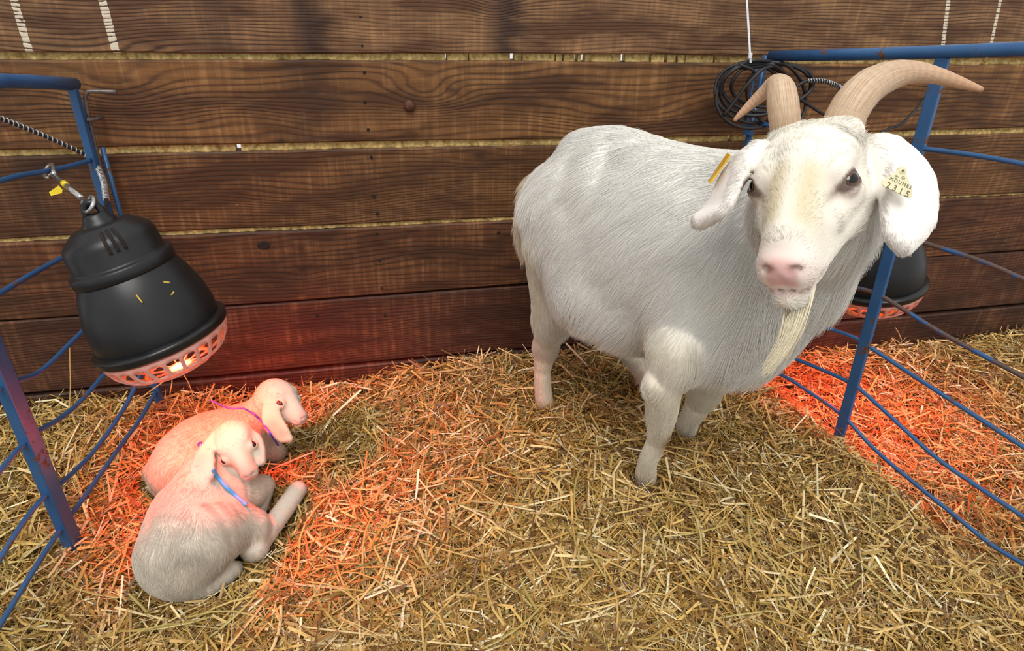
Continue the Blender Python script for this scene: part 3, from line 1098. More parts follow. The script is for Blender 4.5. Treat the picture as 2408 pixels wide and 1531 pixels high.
def horn(path, widths, label):
    P3 = np.array([at_d(x, y, d) for x, y, d in path])
    R = np.array([w / 2 * d / F for w, (x, y, d) in zip(widths, path)])
    Pn, Rn = resample(P3, 40, R)
    s_ = np.arange(40)
    Rn = Rn * (1 + 0.012 * np.sin(s_ * 2.1)) 
    n = 20
    V, Fc = sweep(Pn, Rn, n, squash=1.0, up=tuple(MW @ np.array([0, -0.3, -1])))
    o = add('horn', V, Fc, M_HORN, goat, True)
    uv = o.data.uv_layers.new(name='UVMap')
    for poly in o.data.polygons:
        for li in poly.loop_indices:
            vi = o.data.loops[li].vertex_index
            kk = vi % n
            uv.data[li].uv = (abs(kk / n - 0.5) * 2, (vi // n) / 39)
    return o


horn([(1970, 330, 0.940), (1982, 292, 0.925), (2003, 248, 0.918), (2040, 206, 0.920), (2090, 180, 0.930), (2145, 170, 0.945), (2205, 179, 0.955), (2262, 196, 0.962), (2308, 211, 0.968)],
     [92, 92, 90, 84, 70, 52, 38, 25, 13], '')
horn([(1850, 325, 0.975), (1846, 287, 0.950), (1841, 244, 0.945), (1836, 210, 0.955), (1823, 200, 0.970), (1800, 216, 0.985), (1772, 240, 1.0), (1746, 264, 1.01), (1726, 284, 1.018)],
     [68, 70, 72, 64, 48, 34, 25, 17, 8], '')


# eyes
def eye_mat():
    t = NT('goat_eye')
    co = t.coord('Object')
    sep = t.n('ShaderNodeSeparateXYZ')
    t.link(co, sep.inputs[0])
    # local frame: z looks out, x runs along the slit pupil
    rr = t.math('SQRT', t.math('ADD', t.math('MULTIPLY', sep.outputs[0], sep.outputs[0]), t.math('MULTIPLY', sep.outputs[1], sep.outputs[1])))
    iris = t.mix(t.noise(co, 350, 3), srgb(70, 46, 30), srgb(118, 80, 50))
    px_ = t.math('DIVIDE', sep.outputs[0], 0.0100)
    py_ = t.math('DIVIDE', sep.outputs[1], 0.0055)
    pup = t.math('LESS_THAN', t.math('ADD', t.math('MULTIPLY', px_, px_), t.math('MULTIPLY', py_, py_)), 1.0)
    c = t.mix(t.ramp(rr, [(0.010, 0.0), (0.0125, 1.0)]), iris, srgb(52, 36, 30))
    c = t.mix(pup, c, srgb(10, 10, 14))
    t.link(c, t.bsdf.inputs['Base Color'])
    t.set(Roughness=0.06)
    return t.mat


M_EYE = eye_mat()


def ball(name, c, r, look, along, mat, parent, n=20):
    look = nrm(look)
    al = nrm(along - look * np.dot(along, look))
    cr = np.cross(look, al)
    V, Fc = [], []
    for i in range(n + 1):
        th = math.pi * i / n
        for q in range(n):
            a = 2 * math.pi * q / n
            V.append((r * math.sin(th) * math.cos(a), r * math.sin(th) * math.sin(a), r * math.cos(th)))
    for i in range(n):
        for q in range(n):
            Fc.append([i * n + q, (i + 1) * n + q, (i + 1) * n + (q + 1) % n, i * n + (q + 1) % n])
    o = add(name, V, Fc, mat, None, True)
    o.parent = parent
    mm = Matrix([[al[i], cr[i], look[i], 0] for i in range(3)] + [[0, 0, 0, 1]])
    mm.translation = Vector(np.asarray(c) - origin_of(parent))
    o.matrix_local = mm
    return o


for sx in (-1, 1):
    ec, lk, al, crs = eye_frame(sx)
    ball('eye', ec, 0.0178, lk, al, M_EYE, goat)

# lashes over the eye on the picture's right
hooves = [(fo, -0.3), (fo2, 0), (fh, 0), (fh2, 0)]
M_HOOF = simple('hoof_horn', srgb(120, 98, 74), srgb(92, 74, 56), 70, 0.6, 0, 0.2)
for fpt, _ in hooves:
    for sd in (-1, 1):
        c0 = np.asarray(fpt) + N3 * sd * 0.012
        ring0 = [c0 + A3 * (0.018 * math.cos(a)) + N3 * (0.011 * math.sin(a)) + UP * 0.006 for a in np.linspace(0, 2 * math.pi, 10, endpoint=False)]
        ring1 = [c0 + A3 * (0.024 * math.cos(a) + 0.008) + N3 * (0.013 * math.sin(a)) + UP * -0.034 for a in np.linspace(0, 2 * math.pi, 10, endpoint=False)]
        fc = [[i, (i + 1) % 10, 10 + (i + 1) % 10, 10 + i] for i in range(10)] + [list(range(10))[::-1], list(range(10, 20))]
        add('hoof', ring0 + ring1, fc, M_HOOF, goat)


# ear tags
def plate(name, pts3, thick, nrm_, mat, parent, bw=0.0006):
    pts3 = np.asarray(pts3, float)
    nn = nrm(nrm_) * thick / 2
    n = len(pts3)
    V = list(pts3 + nn) + list(pts3 - nn)
    fc = [list(range(n)), list(range(n, 2 * n))[::-1]] + [[i, i + n, (i + 1) % n + n, (i + 1) % n] for i in range(n)]
    o = add(name, V, fc, mat, parent, False)
    bevel(o, bw, 2)
    return o


dT = 0.868
tagpx = [(2112, 398), (2116, 391), (2123, 390), (2129, 395), (2131, 408), (2145, 452), (2144, 463), (2138, 467), (2078, 439), (2073, 433), (2074, 425), (2102, 408)]
tpl = np.array([at_d(x, y, dT) for x, y in tagpx])
tnrm = np.cross(tpl[5] - tpl[0], tpl[9] - tpl[0])
if tnrm.dot(CAM - tpl[0]) < 0:
    tnrm = -tnrm
tnrm = nrm(tnrm)
et = plate('ear_tag', tpl, 0.0018, tnrm, M_TAGP, goat)
et['label'] = 'ivory ear tag printed with 2315'
tr_ = nrm(at_d(2140, 458, dT) - at_d(2080, 430, dT))
tu = np.cross(tnrm, tr_)


def text_on(s_, px, py, size, parent, sp=1.1):
    cu = bpy.data.curves.new('tag_print', 'FONT')
    cu.body = s_
    cu.size = size
    cu.extrude = 0.0002
    cu.align_x = 'CENTER'
    cu.align_y = 'CENTER'
    cu.resolution_u = 3
    cu.space_character = sp
    cu.materials.append(M_INK)
    tmp = bpy.data.objects.new('tag_print', cu)
    COL.objects.link(tmp)
    me = bpy.data.meshes.new_from_object(tmp.evaluated_get(bpy.context.evaluated_depsgraph_get()))
    bpy.data.objects.remove(tmp)
    o = bpy.data.objects.new('tag_print', me)
    COL.objects.link(o)
    o.parent = parent
    c = at_d(px, py, dT) + tnrm * 0.0011
    mm = Matrix([[tr_[i], tu[i], tnrm[i], 0] for i in range(3)] + [[0, 0, 0, 1]])
    mm.translation = Vector(c - origin_of(parent))
    o.matrix_local = mm


text_on('2315', 2110, 447, 0.0118, et, 1.55)
text_on('MDUMES', 2117, 431, 0.0066, et, 1.3)
for mx, my in ((2107, 416), (2123, 419)):
    mc = at_d(mx, my, dT) + tnrm * 0.001
    MB().put(*sweep([mc + tr_ * 0.0022 * math.cos(a) + tu * 0.0018 * math.sin(a) for a in np.linspace(0, 2 * math.pi, 10, endpoint=False)], 0.0003, 4, closed=True)).put(*box(mc, (tr_ * 0.0012, tu * 0.0003, tnrm * 0.0002))).build('tag_emblem', M_INK, et)
pin = at_d(2121, 402, dT)
add('tag_pin', *lathe([(0.0001, 0.002), (0.0022, 0.002), (0.0026, 0.0008), (0.0048, 0.0012), (0.0052, 0.0), (0.0052, -0.004)], pin, tnrm, 16), M_TAGP, et)
add('tag_pin', *lathe([(0.0001, 0.0022), (0.0016, 0.0022), (0.0016, 0.001)], pin + tnrm * 0.0002, tnrm, 12), M_INK, et)
# the back half of that tag peeks out behind the ear
plate('ear_tag_back', [at_d(x, y, 0.915) for x, y in ((2062, 436), (2074, 430), (2078, 446), (2066, 454))], 0.0018, tnrm, M_TAGP, goat)
# amber tag, seen almost edge-on, on the other ear
e0, e1 = at_d(1719, 364, 0.945), at_d(1671, 432, 0.955)
dep = nrm(ray(1695, 398)) * 0.03 + MW @ np.array([-0.0045, -0.003, 0])
yt = plate('ear_tag', [e0, e1, e1 + dep * 0.9, e0 + dep], 0.0022, np.cross(e1 - e0, dep), M_TAGY, goat)
yt['label'] = 'amber ear tag'

# ------------------------------------------------------------------ the two kids lying in the straw
M_KSKIN = vcol_mat('kid_skin', 0.8, spec=0.2, bump=0.3)
M_KEYE = simple('kid_eye_dark', srgb(30, 22, 20), srgb(52, 38, 32), 200, 0.12)
KID = lin(212, 202, 186)
KDIRT = lin(196, 182, 164)


def surf(Bd, px, py, off=0.002, d0=0.8, d1=2.0):
    """First hit of a pixel's ray on a body, pushed out a little."""
    r = ray(px, py)
    for D in np.arange(d0, d1, 0.002):
        p = CAM + r * D / F
        if Bd.sample(p[None])[0] < 0.0015:
            return p - nrm(r) * off
    return CAM + r * d1 / F


def kid_head(Bd, O, hx, hy, sc=1.0):
    hy = nrm(hy)
    hx = nrm(np.array(hx) - hy * np.dot(hx, hy))
    hz = np.cross(hx, hy)
    if hz[1] > 0:
        hz = -hz
    X, Y, Z = MW @ hx, MW @ hy, MW @ hz
    h = lambda x, y, z: O + (X * x + Y * y + Z * z) * sc
    ax = (X, Y, Z)
    kw = dict(fur=0.007, col=KID)
    Bd.ell(h(0, -0.022, 0.002), ax, np.array([0.037, 0.044, 0.038]) * sc, 0.015, comb=-Y, fur=0.009, col=KID)
    Bd.cone(h(0, 0, -0.006), h(0, 0.042, -0.018), 0.029 * sc, 0.014 * sc, 0.012, comb=-Y, **kw)
    Bd.cone(h(0, 0, 0.012), h(0, 0.042, -0.008), 0.018 * sc, 0.010 * sc, 0.012, comb=-Y, **kw)
    for s_ in (-1, 1):
        Bd.cone(h(s_ * 0.016, -0.018, -0.026), h(s_ * 0.004, 0.042, -0.028), 0.015 * sc, 0.008 * sc, 0.012, comb=-Y, **kw)
        Bd.cone(h(s_ * 0.021, -0.016, 0.020), h(s_ * 0.021, 0.002, 0.020), 0.009 * sc, 0.007 * sc, 0.010, comb=-Y, **kw)
        Bd.ell(h(s_ * 0.006, 0.050, -0.021), ax, np.array([0.0095, 0.011, 0.012]) * sc, 0.008, comb=-Y, fur=0.004, col=lin(226, 206, 192))
    Bd.ell(h(0, 0.056, -0.014), ax, np.array([0.0095, 0.0075, 0.0085]) * sc, 0.006, comb=-Y, fur=0.002, col=lin(158, 108, 100), w=3)
    for s_ in (-1, 1):
        lk = nrm(X * s_ + Z * 0.55)
        al = nrm(Y - lk * Y.dot(lk))
        ec = h(s_ * 0.0262, 0.012, 0.003)
        Bd.cone(ec, ec + lk * 0.001, 0.0105, 0.0105, 0.006, comb=-Y, fur=0.003, col=lin(196, 172, 156))
        Bd.ell(ec + lk * 0.0105, (lk, al, np.cross(lk, al)), (0.0090, 0.0120, 0.0042), 0.002, cut=True)
        Bd.cone(h(s_ * 0.004, 0.0635, -0.013), h(s_ * 0.009, 0.058, -0.016), 0.0025 * sc, 0.002 * sc, 0.003, cut=True)
        Bd.cone(h(s_ * 0.001, 0.064, -0.025), h(s_ * 0.016, 0.044, -0.027), 0.0016 * sc, 0.0016 * sc, 0.003, cut=True)
    return h, ax


def kid_build(lo, hi, label, build, seed, nhair):
    Bd = Body(lo, hi, 0.0030)
    info = build(Bd)
    base = empty('goat_kid', info['base'])
    tag(base, label, 'goat kid', 'goat kids under the heat lamp')

    def paint(P, col):
        for p, r, c, a in info['spots']:
            w = np.exp(-(((P - p) / r) ** 2).sum(1))[:, None] * a
            col = col * (1 - w) + np.array(lin(*c)) * w
        return col

    o, P, Q, comb, fur, col = skin_body('body', Bd, M_KSKIN, base, paint)
    h = info['h']
    mask = np.ones(len(P))
    for s_ in (-1, 1):
        mask[np.linalg.norm(P - h(s_ * 0.036, 0.012, 0.007), axis=1) < 0.0135] = 0
    mask[np.linalg.norm(P - h(0, 0.061, -0.014), axis=1) < 0.011] = 0
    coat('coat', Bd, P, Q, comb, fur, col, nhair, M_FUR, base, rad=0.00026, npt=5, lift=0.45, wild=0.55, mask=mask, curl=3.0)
    X, Y, Z = info['ax']
    for s_ in (-1, 1):
        ball('eye', h(s_ * 0.0262, 0.012, 0.003), 0.0092, X * s_ + Z * 0.55, Y, M_KEYE, base, 12)
    return base, Bd




def kid_front(Bd):
    p = lambda x, y, z: at_z(x, y, z)
    kw = dict(fur=0.014, col=KID)
    sp = nrm(p(505, 1150, .17) - p(430, 1300, .15))
    cb = -sp - UP * .4
    Bd.chain([p(432, 1298, .145), p(462, 1222, .16), p(505, 1152, .17)], [0.082, 0.086, 0.068], 0.03, comb=cb, **kw)
    Bd.chain([p(492, 1130, .185), p(508, 1082, .225), p(532, 1046, .250)], [0.056, 0.041, 0.034], 0.025, comb=cb, fur=0.012, col=KID)
    # spine ridge and hip bones
    Bd.chain([p(385, 1300, .185), p(410, 1225, .225), p(455, 1150, .225)], [0.022, 0.026, 0.024], 0.03, comb=cb, **kw)
    # near thigh, hock and the stretched cannon
    Bd.chain([p(470, 1268, .185), p(540, 1238, .165), p(588, 1240, .145)], [0.066, 0.050, 0.034], 0.018, comb=-UP, **kw)
    Bd.chain([p(588, 1240, .145), p(598, 1285, .115)], [0.032, 0.024], 0.015, comb=-UP, fur=0.010, col=KID)
    Bd.chain([p(598, 1288, .112), p(640, 1236, .110), p(680, 1180, .108), p(700, 1152, .106)], [0.023, 0.020, 0.020, 0.019], 0.012, fur=0.008, col=KID)
    # fore leg folded in front of the chest
    Bd.chain([p(545, 1165, .165), p(585, 1160, .15), p(615, 1142, .14)], [0.045, 0.034, 0.024], 0.02, fur=0.010, col=KID)
    Bd.chain([p(617, 1146, .138), p(616, 1182, .115), p(604, 1212, .10)], [0.020, 0.015, 0.014], 0.010, fur=0.007, col=KDIRT)
    # tucked hind foot
    Bd.chain([p(420, 1352, .115), p(478, 1372, .098), p(520, 1358, .095), p(548, 1340, .093)], [0.034, 0.024, 0.019, 0.016], 0.015, fur=0.008, col=KID)
    Bd.chain([p(362, 1290, .15), p(346, 1304, .125)], [0.018, 0.009], 0.015, comb=-UP, fur=0.012, col=KID)
    O = p(560, 1056, .262)
    h, ax = kid_head(Bd, O, (0.80, -0.55, 0.30), (0.50, 0.58, -0.64), 1.04)
    dh = project(O)[2]
    D = lambda L: [at_d(x, y, dh + d) for x, y, d in L]
    Bd.blade(D([(504, 1020, .010), (474, 1056, -.018), (454, 1094, -.046), (453, 1118, -.054), (470, 1129, -.056)]),
             D([(499, 1042, -.004), (499, 1068, -.030), (499, 1095, -.048), (498, 1115, -.056), (488, 1132, -.058)]), 8, 0.0042, 0.006, ki=0.006, fur=0.006, col=KID)
    Bd.blade(D([(580, 1014, .020), (606, 1024, .022), (618, 1055, .014), (619, 1084, .008)]),
             D([(580, 1032, .010), (594, 1044, .006), (600, 1066, .002), (608, 1088, .004)]), 6, 0.0042, 0.006, ki=0.006, fur=0.006, col=KID)
    spots = [(p(480, 1150, .22), 0.03, (196, 182, 164), .6), (p(470, 1240, .23), 0.035, (214, 204, 190), .5), (p(430, 1290, .2), 0.02, (188, 178, 164), .5),
             (p(395, 1330, .15), 0.03, (214, 204, 188), .5), (p(612, 1190, .11), 0.03, (190, 160, 140), .5), (p(700, 1152, .106), 0.02, (196, 178, 160), .5),
             (h(0, 0.01, 0.03), 0.03, (230, 220, 196), .6), (at_d(470, 1085, dh - .04), 0.022, (178, 166, 154), .6),  # last entry paints grey shading onto the near ear
             (h(0.02, 0.03, 0.0), 0.012, (206, 186, 150), .5), (h(-0.02, 0.03, 0.0), 0.012, (206, 186, 150), .5)]
    for _ in range(14):
        spots.append((p(rng.uniform(390, 560), rng.uniform(1180, 1330), .21), rng.uniform(.006, .014), (160, 148, 130), .8))
    return dict(base=np.r_[p(450, 1250, .09)[:2], 0.085], h=h, ax=ax, spots=spots)


def kid_rear(Bd):
    KID = lin(214, 198, 174)
    p = lambda x, y, z: at_z(x, y, z)
    kw = dict(fur=0.012, col=KID)
    cb = nrm(p(410, 1110, .15) - p(560, 1010, .17)) - UP * .3
    Bd.chain([p(432, 1104, .14), p(478, 1062, .155), p(560, 1026, .165)], [0.068, 0.076, 0.066], 0.03, comb=cb, **kw)
    Bd.chain([p(415, 1060, .175), p(490, 1012, .20), p(575, 995, .205)], [0.030, 0.032, 0.030], 0.03, comb=cb, **kw)
    Bd.chain([p(578, 1010, .19), p(608, 978, .235), p(632, 950, .27)], [0.052, 0.040, 0.034], 0.025, comb=cb, fur=0.010, col=KID)
    Bd.chain([p(590, 1040, .14), p(625, 1052, .125), p(648, 1062, .11)], [0.042, 0.030, 0.022], 0.02, fur=0.009, col=KDIRT)
    Bd.chain([p(420, 1110, .14), p(470, 1130, .125)], [0.055, 0.04], 0.02, comb=-UP, **kw)
    Bd.chain([p(372, 1112, .12), p(372, 1138, .10)], [0.03, 0.02], 0.02, comb=-UP, **kw)
    O = p(668, 943, .285)
    h, ax = kid_head(Bd, O, (0.38, -0.06, 0.92), (0.88, 0.30, -0.30), 1.0)
    dh = project(O)[2]
    D = lambda L: [at_d(x, y, dh + d) for x, y, d in L]
    Bd.blade(D([(622, 952, -.03), (620, 985, -.044), (634, 1015, -.048), (660, 1034, -.046)]),
             D([(650, 958, -.036), (661, 986, -.046), (674, 1008, -.050), (684, 1031, -.046)]), 8, 0.0042, 0.006, ki=0.006, fur=0.006, col=KID)
    spots = [(at_d(645, 1000, dh - .05), 0.02, (160, 140, 124), .6), (at_d(665, 1018, dh - .05), 0.012, (150, 130, 116), .6), (p(650, 935, .32), 0.015, (206, 180, 160), .6),
             (p(440, 1050, .2), 0.02, (196, 178, 160), .5), (p(400, 1115, .15), 0.03, (196, 184, 170), .5), (p(640, 1060, .12), 0.03, (180, 160, 145), .5)]
    return dict(base=np.r_[p(480, 1080, .09)[:2], 0.085], h=h, ax=ax, spots=spots)


kid1, KF1 = kid_build((-0.62, -0.86, 0.04), (-0.06, -0.34, 0.40), 'white goat kid with a blue ribbon collar curled up in front of its twin', kid_front, 3, 45000)
kid2, KF2 = kid_build((-0.62, -0.58, 0.04), (-0.04, -0.06, 0.44), 'white goat kid with a violet cord collar lying closest to the wall', kid_rear, 4, 38000)


def ribbon(name, Bd, pix, width, mat, parent, thick=0.0008, extra=None):
    L = [surf(Bd, x, y, 0.009) for x, y in pix]
    L = resample(np.array(L), 24)
    nn = np.array([nrm(CAM - q) for q in L])
    V, Fc = [], []
    T = np.gradient(L, axis=0)
    for i in range(len(L)):
        s_ = nrm(np.cross(T[i], nn[i])) * width / 2
        for a, b in ((-1, 1), (1, 1), (1, -1), (-1, -1)):
            V.append(L[i] + s_ * a + nn[i] * thick / 2 * b)
    for i in range(len(L) - 1):
        for q in range(4):
            Fc.append([i * 4 + q, i * 4 + (q + 1) % 4, i * 4 + 4 + (q + 1) % 4, i * 4 + 4 + q])
    Fc += [[3, 2, 1, 0], [len(V) - 4, len(V) - 3, len(V) - 2, len(V) - 1]]
    return add(name, V, Fc, mat, parent)


rb = ribbon('collar', KF1, [(500, 1104), (512, 1122), (533, 1146), (556, 1167), (579, 1187)], 0.0080, M_RIBBON, kid1)
rb['label'] = 'blue ribbon collar'
L = [surf(KF2, x, y, 0.008) for x, y in [(588, 968), (600, 976), (614, 990), (626, 1006), (640, 1026), (654, 1047)]]
c2 = MB().put(*sweep(resample(np.array(L), 20), 0.0022, 6)).build('collar', M_PURPLE, kid2)
c2['label'] = 'violet cord collar'
s0 = surf(KF2, 588, 968, 0.006)
L = [s0, s0 + (at_y(572, 964, s0[1]) - at_y(588, 968, s0[1])) + UP * .004] + [at_y(x, y, s0[1] + d) for x, y, d in ((545, 961, .0), (520, 953, .01), (494, 941, .02))]
MB().put(*sweep(resample(np.array(L), 20), 0.0020, 6)).build('cord_end', M_PURPLE, kid2)
q0 = surf(KF1, 478, 1045, 0.002) + UP * .002
MB().put(*sweep(resample(np.array([at_z(478, 1048, .215), at_z(472, 1040, .225), at_z(466, 1046, .22), at_z(474, 1052, .215)]), 12), 0.0022, 6)).build('collar_knot', M_PURPLE, kid1)

# ------------------------------------------------------------------ blue tube fence panels
def bar(P0, P1, w, t, side):
    P0, P1 = np.asarray(P0, float), np.asarray(P1, float)
    d = nrm(P1 - P0)
    sd = nrm(np.asarray(side, float) - d * np.dot(side, d))
    ot = np.cross(d, sd)
    return box((P0 + P1) / 2, ((P1 - P0) / 2, sd * w / 2, ot * t / 2))


def extend(P, amount, start=False):
    P = [np.asarray(q, float) for q in P]
    if start:
        P.insert(0, P[0] + nrm(P[0] - P[1]) * amount)
    else:
        P.append(P[-1] + nrm(P[-1] - P[-2]) * amount)
    return P


def reach(P, A, d, s_end):
    """Run the last stretch of a rail or rod on to the panel's end post."""
    P = [np.asarray(q, float) for q in P]
    e = P[-1] - P[-2]
    cur = (P[-1][:2] - A[:2]).dot(d[:2])
    k_ = (s_end - cur) / max(1e-3, e[:2].dot(d[:2]))
    if k_ > 0:
        q = P[-1] + e * k_
        q[2] = P[-1][2] + np.clip(q[2] - P[-1][2], -0.05, 0.05)
        P.append(q)
    return P


# left panel
LA, LB = np.array([-0.54, -0.05]), np.array([-0.605, -0.51])
lp = lambda x, y: on_plane(x, y, LA, LB)
ldir = nrm(np.r_[LB - LA, 0])
fl = empty('fence_panel', (LA[0], LA[1], 0.06))
tag(fl, 'blue wire-rod fence panel beside the kids, hung with a heat lamp', 'fence panel', 'blue fence panels')
SLE, SRE = 0.95, 1.25
rail = reach([lp(176, 198), lp(90, 193), lp(0, 190)], LA, ldir, SLE)
MB().put(*sweep(np.array(rail), 0.0122, 14)).build('top_rail', M_BLUE, fl)
bevel(MB().put(*bar((LA[0], LA[1], 0.05), (LA[0], LA[1], rail[0][2]), 0.016, 0.016, ldir)).build('post', M_BLUE, fl, False), 0.002)
zt = rail[0][2] - 0.13
MB().put(*sweep([(LA[0] + 0.018, LA[1] + 0.022, 0.42), (LA[0] + 0.018, LA[1] + 0.022, zt)], 0.0052, 8)).build('hinge_rod', M_BLUE, fl)
bevel(MB().put(*bar((LB[0], LB[1], 0.02), (LB[0], LB[1], rail[-1][2] - 0.02), 0.034, 0.020, ldir)).build('upright', M_BLUE, fl, False), 0.0025)
for pix in ([(212, 378), (150, 394), (100, 404), (50, 412), (0, 425)],
            [(290, 548), (220, 575), (150, 605), (75, 645), (0, 690)],
            [(316, 700), (262, 728), (210, 765), (165, 808), (125, 848), (85, 880), (40, 895), (0, 912)],
            [(342, 800), (300, 830), (255, 870), (200, 932), (150, 978), (85, 1018), (40, 1060), (0, 1108)],
            [(352, 840), (325, 892), (295, 955), (230, 1050), (165, 1118), (100, 1173), (50, 1235), (0, 1314)],
            [(368, 918), (330, 985), (290, 1040), (240, 1110), (165, 1215), (110, 1292), (55, 1380), (0, 1470)],
            [(388, 985), (355, 1035), (320, 1095), (290, 1145), (250, 1205), (215, 1262), (180, 1330)]):
    P3 = reach(list(resample(np.array([lp(x, y) for x, y in pix]), 36)), LA, ldir, SLE)
    MB().put(*sweep(np.array(P3), 0.0049, 8)).build('rod', M_BLUE, fl)

ep = np.r_[LA, 0] + ldir * SLE
bevel(MB().put(*bar((ep[0], ep[1], 0.03), (ep[0], ep[1], rail[-1][2]), 0.016, 0.016, ldir)).build('post', M_BLUE, fl, False), 0.002)
# grey drop pin at the left post
pin_o = np.array([LA[0] + 0.02, -0.035, 0])
gp = empty('gate_pin', (pin_o[0], pin_o[1], 0.5))
tag(gp, 'bent grey steel drop pin beside the corner post', 'pin')
L = [at_y(x, y, -0.035) for x, y in ((274, 216), (215, 215), (204, 219), (201, 232), (207, 270), (222, 335), (240, 410), (262, 505))]
MB().put(*sweep(resample(np.array(L), 40), 0.0044, 8)).build('pin_rod', M_STEEL, gp)
L = [at_y(x, y, yy) for x, y, yy in ((203, 281, -0.05), (215, 282, -0.045), (228, 280, -0.03), (239, 275, -0.005))]
MB().put(*sweep(resample(np.array(L), 12), 0.0040, 8)).build('keeper_hook', M_STEEL, gp)

# right panel
RA = at_y(1800, 140, -0.05)
RB = at_d(2408, 118, project(RA)[2] / 1.4)
rp = lambda x, y: on_plane(x, y, RA, RB)
rdir = nrm(np.r_[(RB - RA)[:2], 0])
fr = empty('fence_panel', (RA[0], RA[1], 0.03))
tag(fr, 'blue wire-rod fence panel behind the big goat, some rods worn to rust', 'fence panel', 'blue fence panels')
rail = reach([rp(1812, 132), rp(2010, 128), rp(2215, 122), rp(2408, 115)], RA, rdir, SRE)
MB().put(*sweep(np.array(rail), 0.0122, 14)).build('top_rail', M_BLUE, fr)
MB().put(*sweep([(RA[0], RA[1], 0.03), (RA[0], RA[1], rail[0][2])], 0.0085, 10)).build('post', M_BLUE, fr)
q = rp(1762, 300)
bevel(MB().put(*box((RA[0] - 0.012, RA[1] - 0.01, q[2]), (A3 * 0.012, N3 * 0.010, UP * 0.014))).build('hinge_block', M_BLUE, fr, False), 0.002)
MB().put(*sweep([(RA[0] - 0.022, RA[1] - 0.002, q[2] + 0.02), (RA[0] - 0.022, RA[1] - 0.002, rail[0][2] - 0.03)], 0.0035, 8)).build('hinge_rod', M_BLUE, fr)
u0, u1 = rp(2218, 136), rp(1972, 1030)
bevel(MB().put(*bar(u0, u1 + (u1 - u0) * 0.04, 0.026, 0.010, rdir)).build('upright', M_BLUE, fr, False), 0.0015)
for pix, mt in (([(1784, 291), (1960, 318), (2140, 345), (2290, 365), (2408, 386)], M_BLUE),
                ([(1765, 470), (1900, 495), (2040, 525), (2170, 570), (2300, 612), (2408, 657)], M_WORN),
                ([(1752, 610), (1880, 640), (2000, 673), (2060, 690), (2115, 722), (2200, 775), (2300, 830), (2408, 887)], M_WORN),
                ([(1745, 720), (1850, 745), (1955, 775), (2020, 799), (2060, 826), (2150, 885), (2250, 950), (2408, 1052)], M_BLUE),
                ([(1735, 800), (1810, 822), (1885, 850), (1990, 895), (2030, 922), (2100, 985), (2200, 1075), (2300, 1145), (2408, 1216)], M_BLUE),
                ([(1725, 850), (1790, 868), (1842, 884), (1900, 920), (1980, 976), (2050, 1050), (2130, 1120), (2230, 1200), (2330, 1280), (2408, 1327)], M_BLUE)):
    P3 = reach(list(resample(np.array([rp(x, y) for x, y in pix]), 40)), RA, rdir, SRE)
    MB().put(*sweep(np.array(P3), 0.0049, 8)).build('rod', mt, fr)

ep = np.r_[RA[:2], 0] + rdir * SRE
MB().put(*sweep([(ep[0], ep[1], 0.03), (ep[0], ep[1], rail[-1][2])], 0.0085, 10)).build('post', M_BLUE, fr)
# coil of black cable hung where the right panel meets the wall
L = []
for (cx, cy, rx, ry, a0, a1, yy) in ((1768, 218, 78, 72, -60, 300, -.075), (1772, 222, 84, 80, 300, 640, -.085), (1800, 205, 112, 58, 640, 1000, -.07), (1830, 225, 70, 78, 1000, 1330, -.09),
                                     (1775, 210, 74, 62, 1330, 1700, -.08), (1812, 200, 100, 52, 1700, 2040, -.078)):
    for a in np.arange(a0, a1, 22):
        t = math.radians(a)
        L.append(at_y(cx + rx * math.cos(t) + 10 * math.sin(1.3 * t), cy + ry * math.sin(t), yy + 0.012 * math.sin(2.1 * t)))
for x, y, yy in ((1852, 150, -.085), (1800, 160, -.10), (1765, 190, -.105), (1730, 235, -.10), (1702, 272, -.095)):
    L.append(at_y(x, y, yy))
coil = empty('cable_coil', at_y(1790, 300, -0.08))
tag(coil, 'coil of black cable hanging at the top of the fence post', 'cable')
MB().put(*sweep(resample(np.array(L), 420), 0.0043, 8)).build('cable_loops', M_CABLE, coil)
L = [at_y(x, y, yy) for x, y, yy in ((1880, 232, -.09), (1930, 265, -.085), (1960, 280, -.08))]
MB().put(*sweep(resample(np.array(L), 20), 0.0040, 8)).build('cable_end', M_CABLE, coil)
zp = empty('zip_tie', at_y(1765, 150, -0.09))
tag(zp, 'long white nylon zip tie holding the black cable coil', 'zip tie')
za, zb = at_y(1765, 148, -0.10), at_y(1752, -70, -0.06)
bevel(MB().put(*bar(za, zb, 0.0052, 0.0015, (1, 0, 0))).build('strap', M_ZIP, zp, False), 0.0004)
bevel(MB().put(*box(at_y(1764, 131, -0.103), ((0.0042, 0, 0), (0, 0.003, 0), (0, 0, 0.006)))).build('buckle', M_ZIP, zp, False), 0.001)


def spring(P, r, wire, pitch, name, mat, parent):
    P = resample(np.array(P), 200)
    seg = np.linalg.norm(np.diff(P, axis=0), axis=1)
    s_ = np.r_[0, np.cumsum(seg)]
    n = int(s_[-1] / pitch * 9)
    t = np.linspace(0, s_[-1], n)
    C = np.c_[[np.interp(t, s_, P[:, i]) for i in range(3)]].T
    T = np.gradient(C, axis=0)
    T /= np.linalg.norm(T, axis=1)[:, None]
    u = np.cross(T, [0.2, 1.0, 0.1])
    u /= np.linalg.norm(u, axis=1)[:, None]
    w = np.cross(T, u)
    a = (t / pitch * 2 * math.pi)[:, None]
    return MB().put(*sweep(C + r * (np.cos(a) * u + np.sin(a) * w), wire, 4)).build(name, mat, parent)


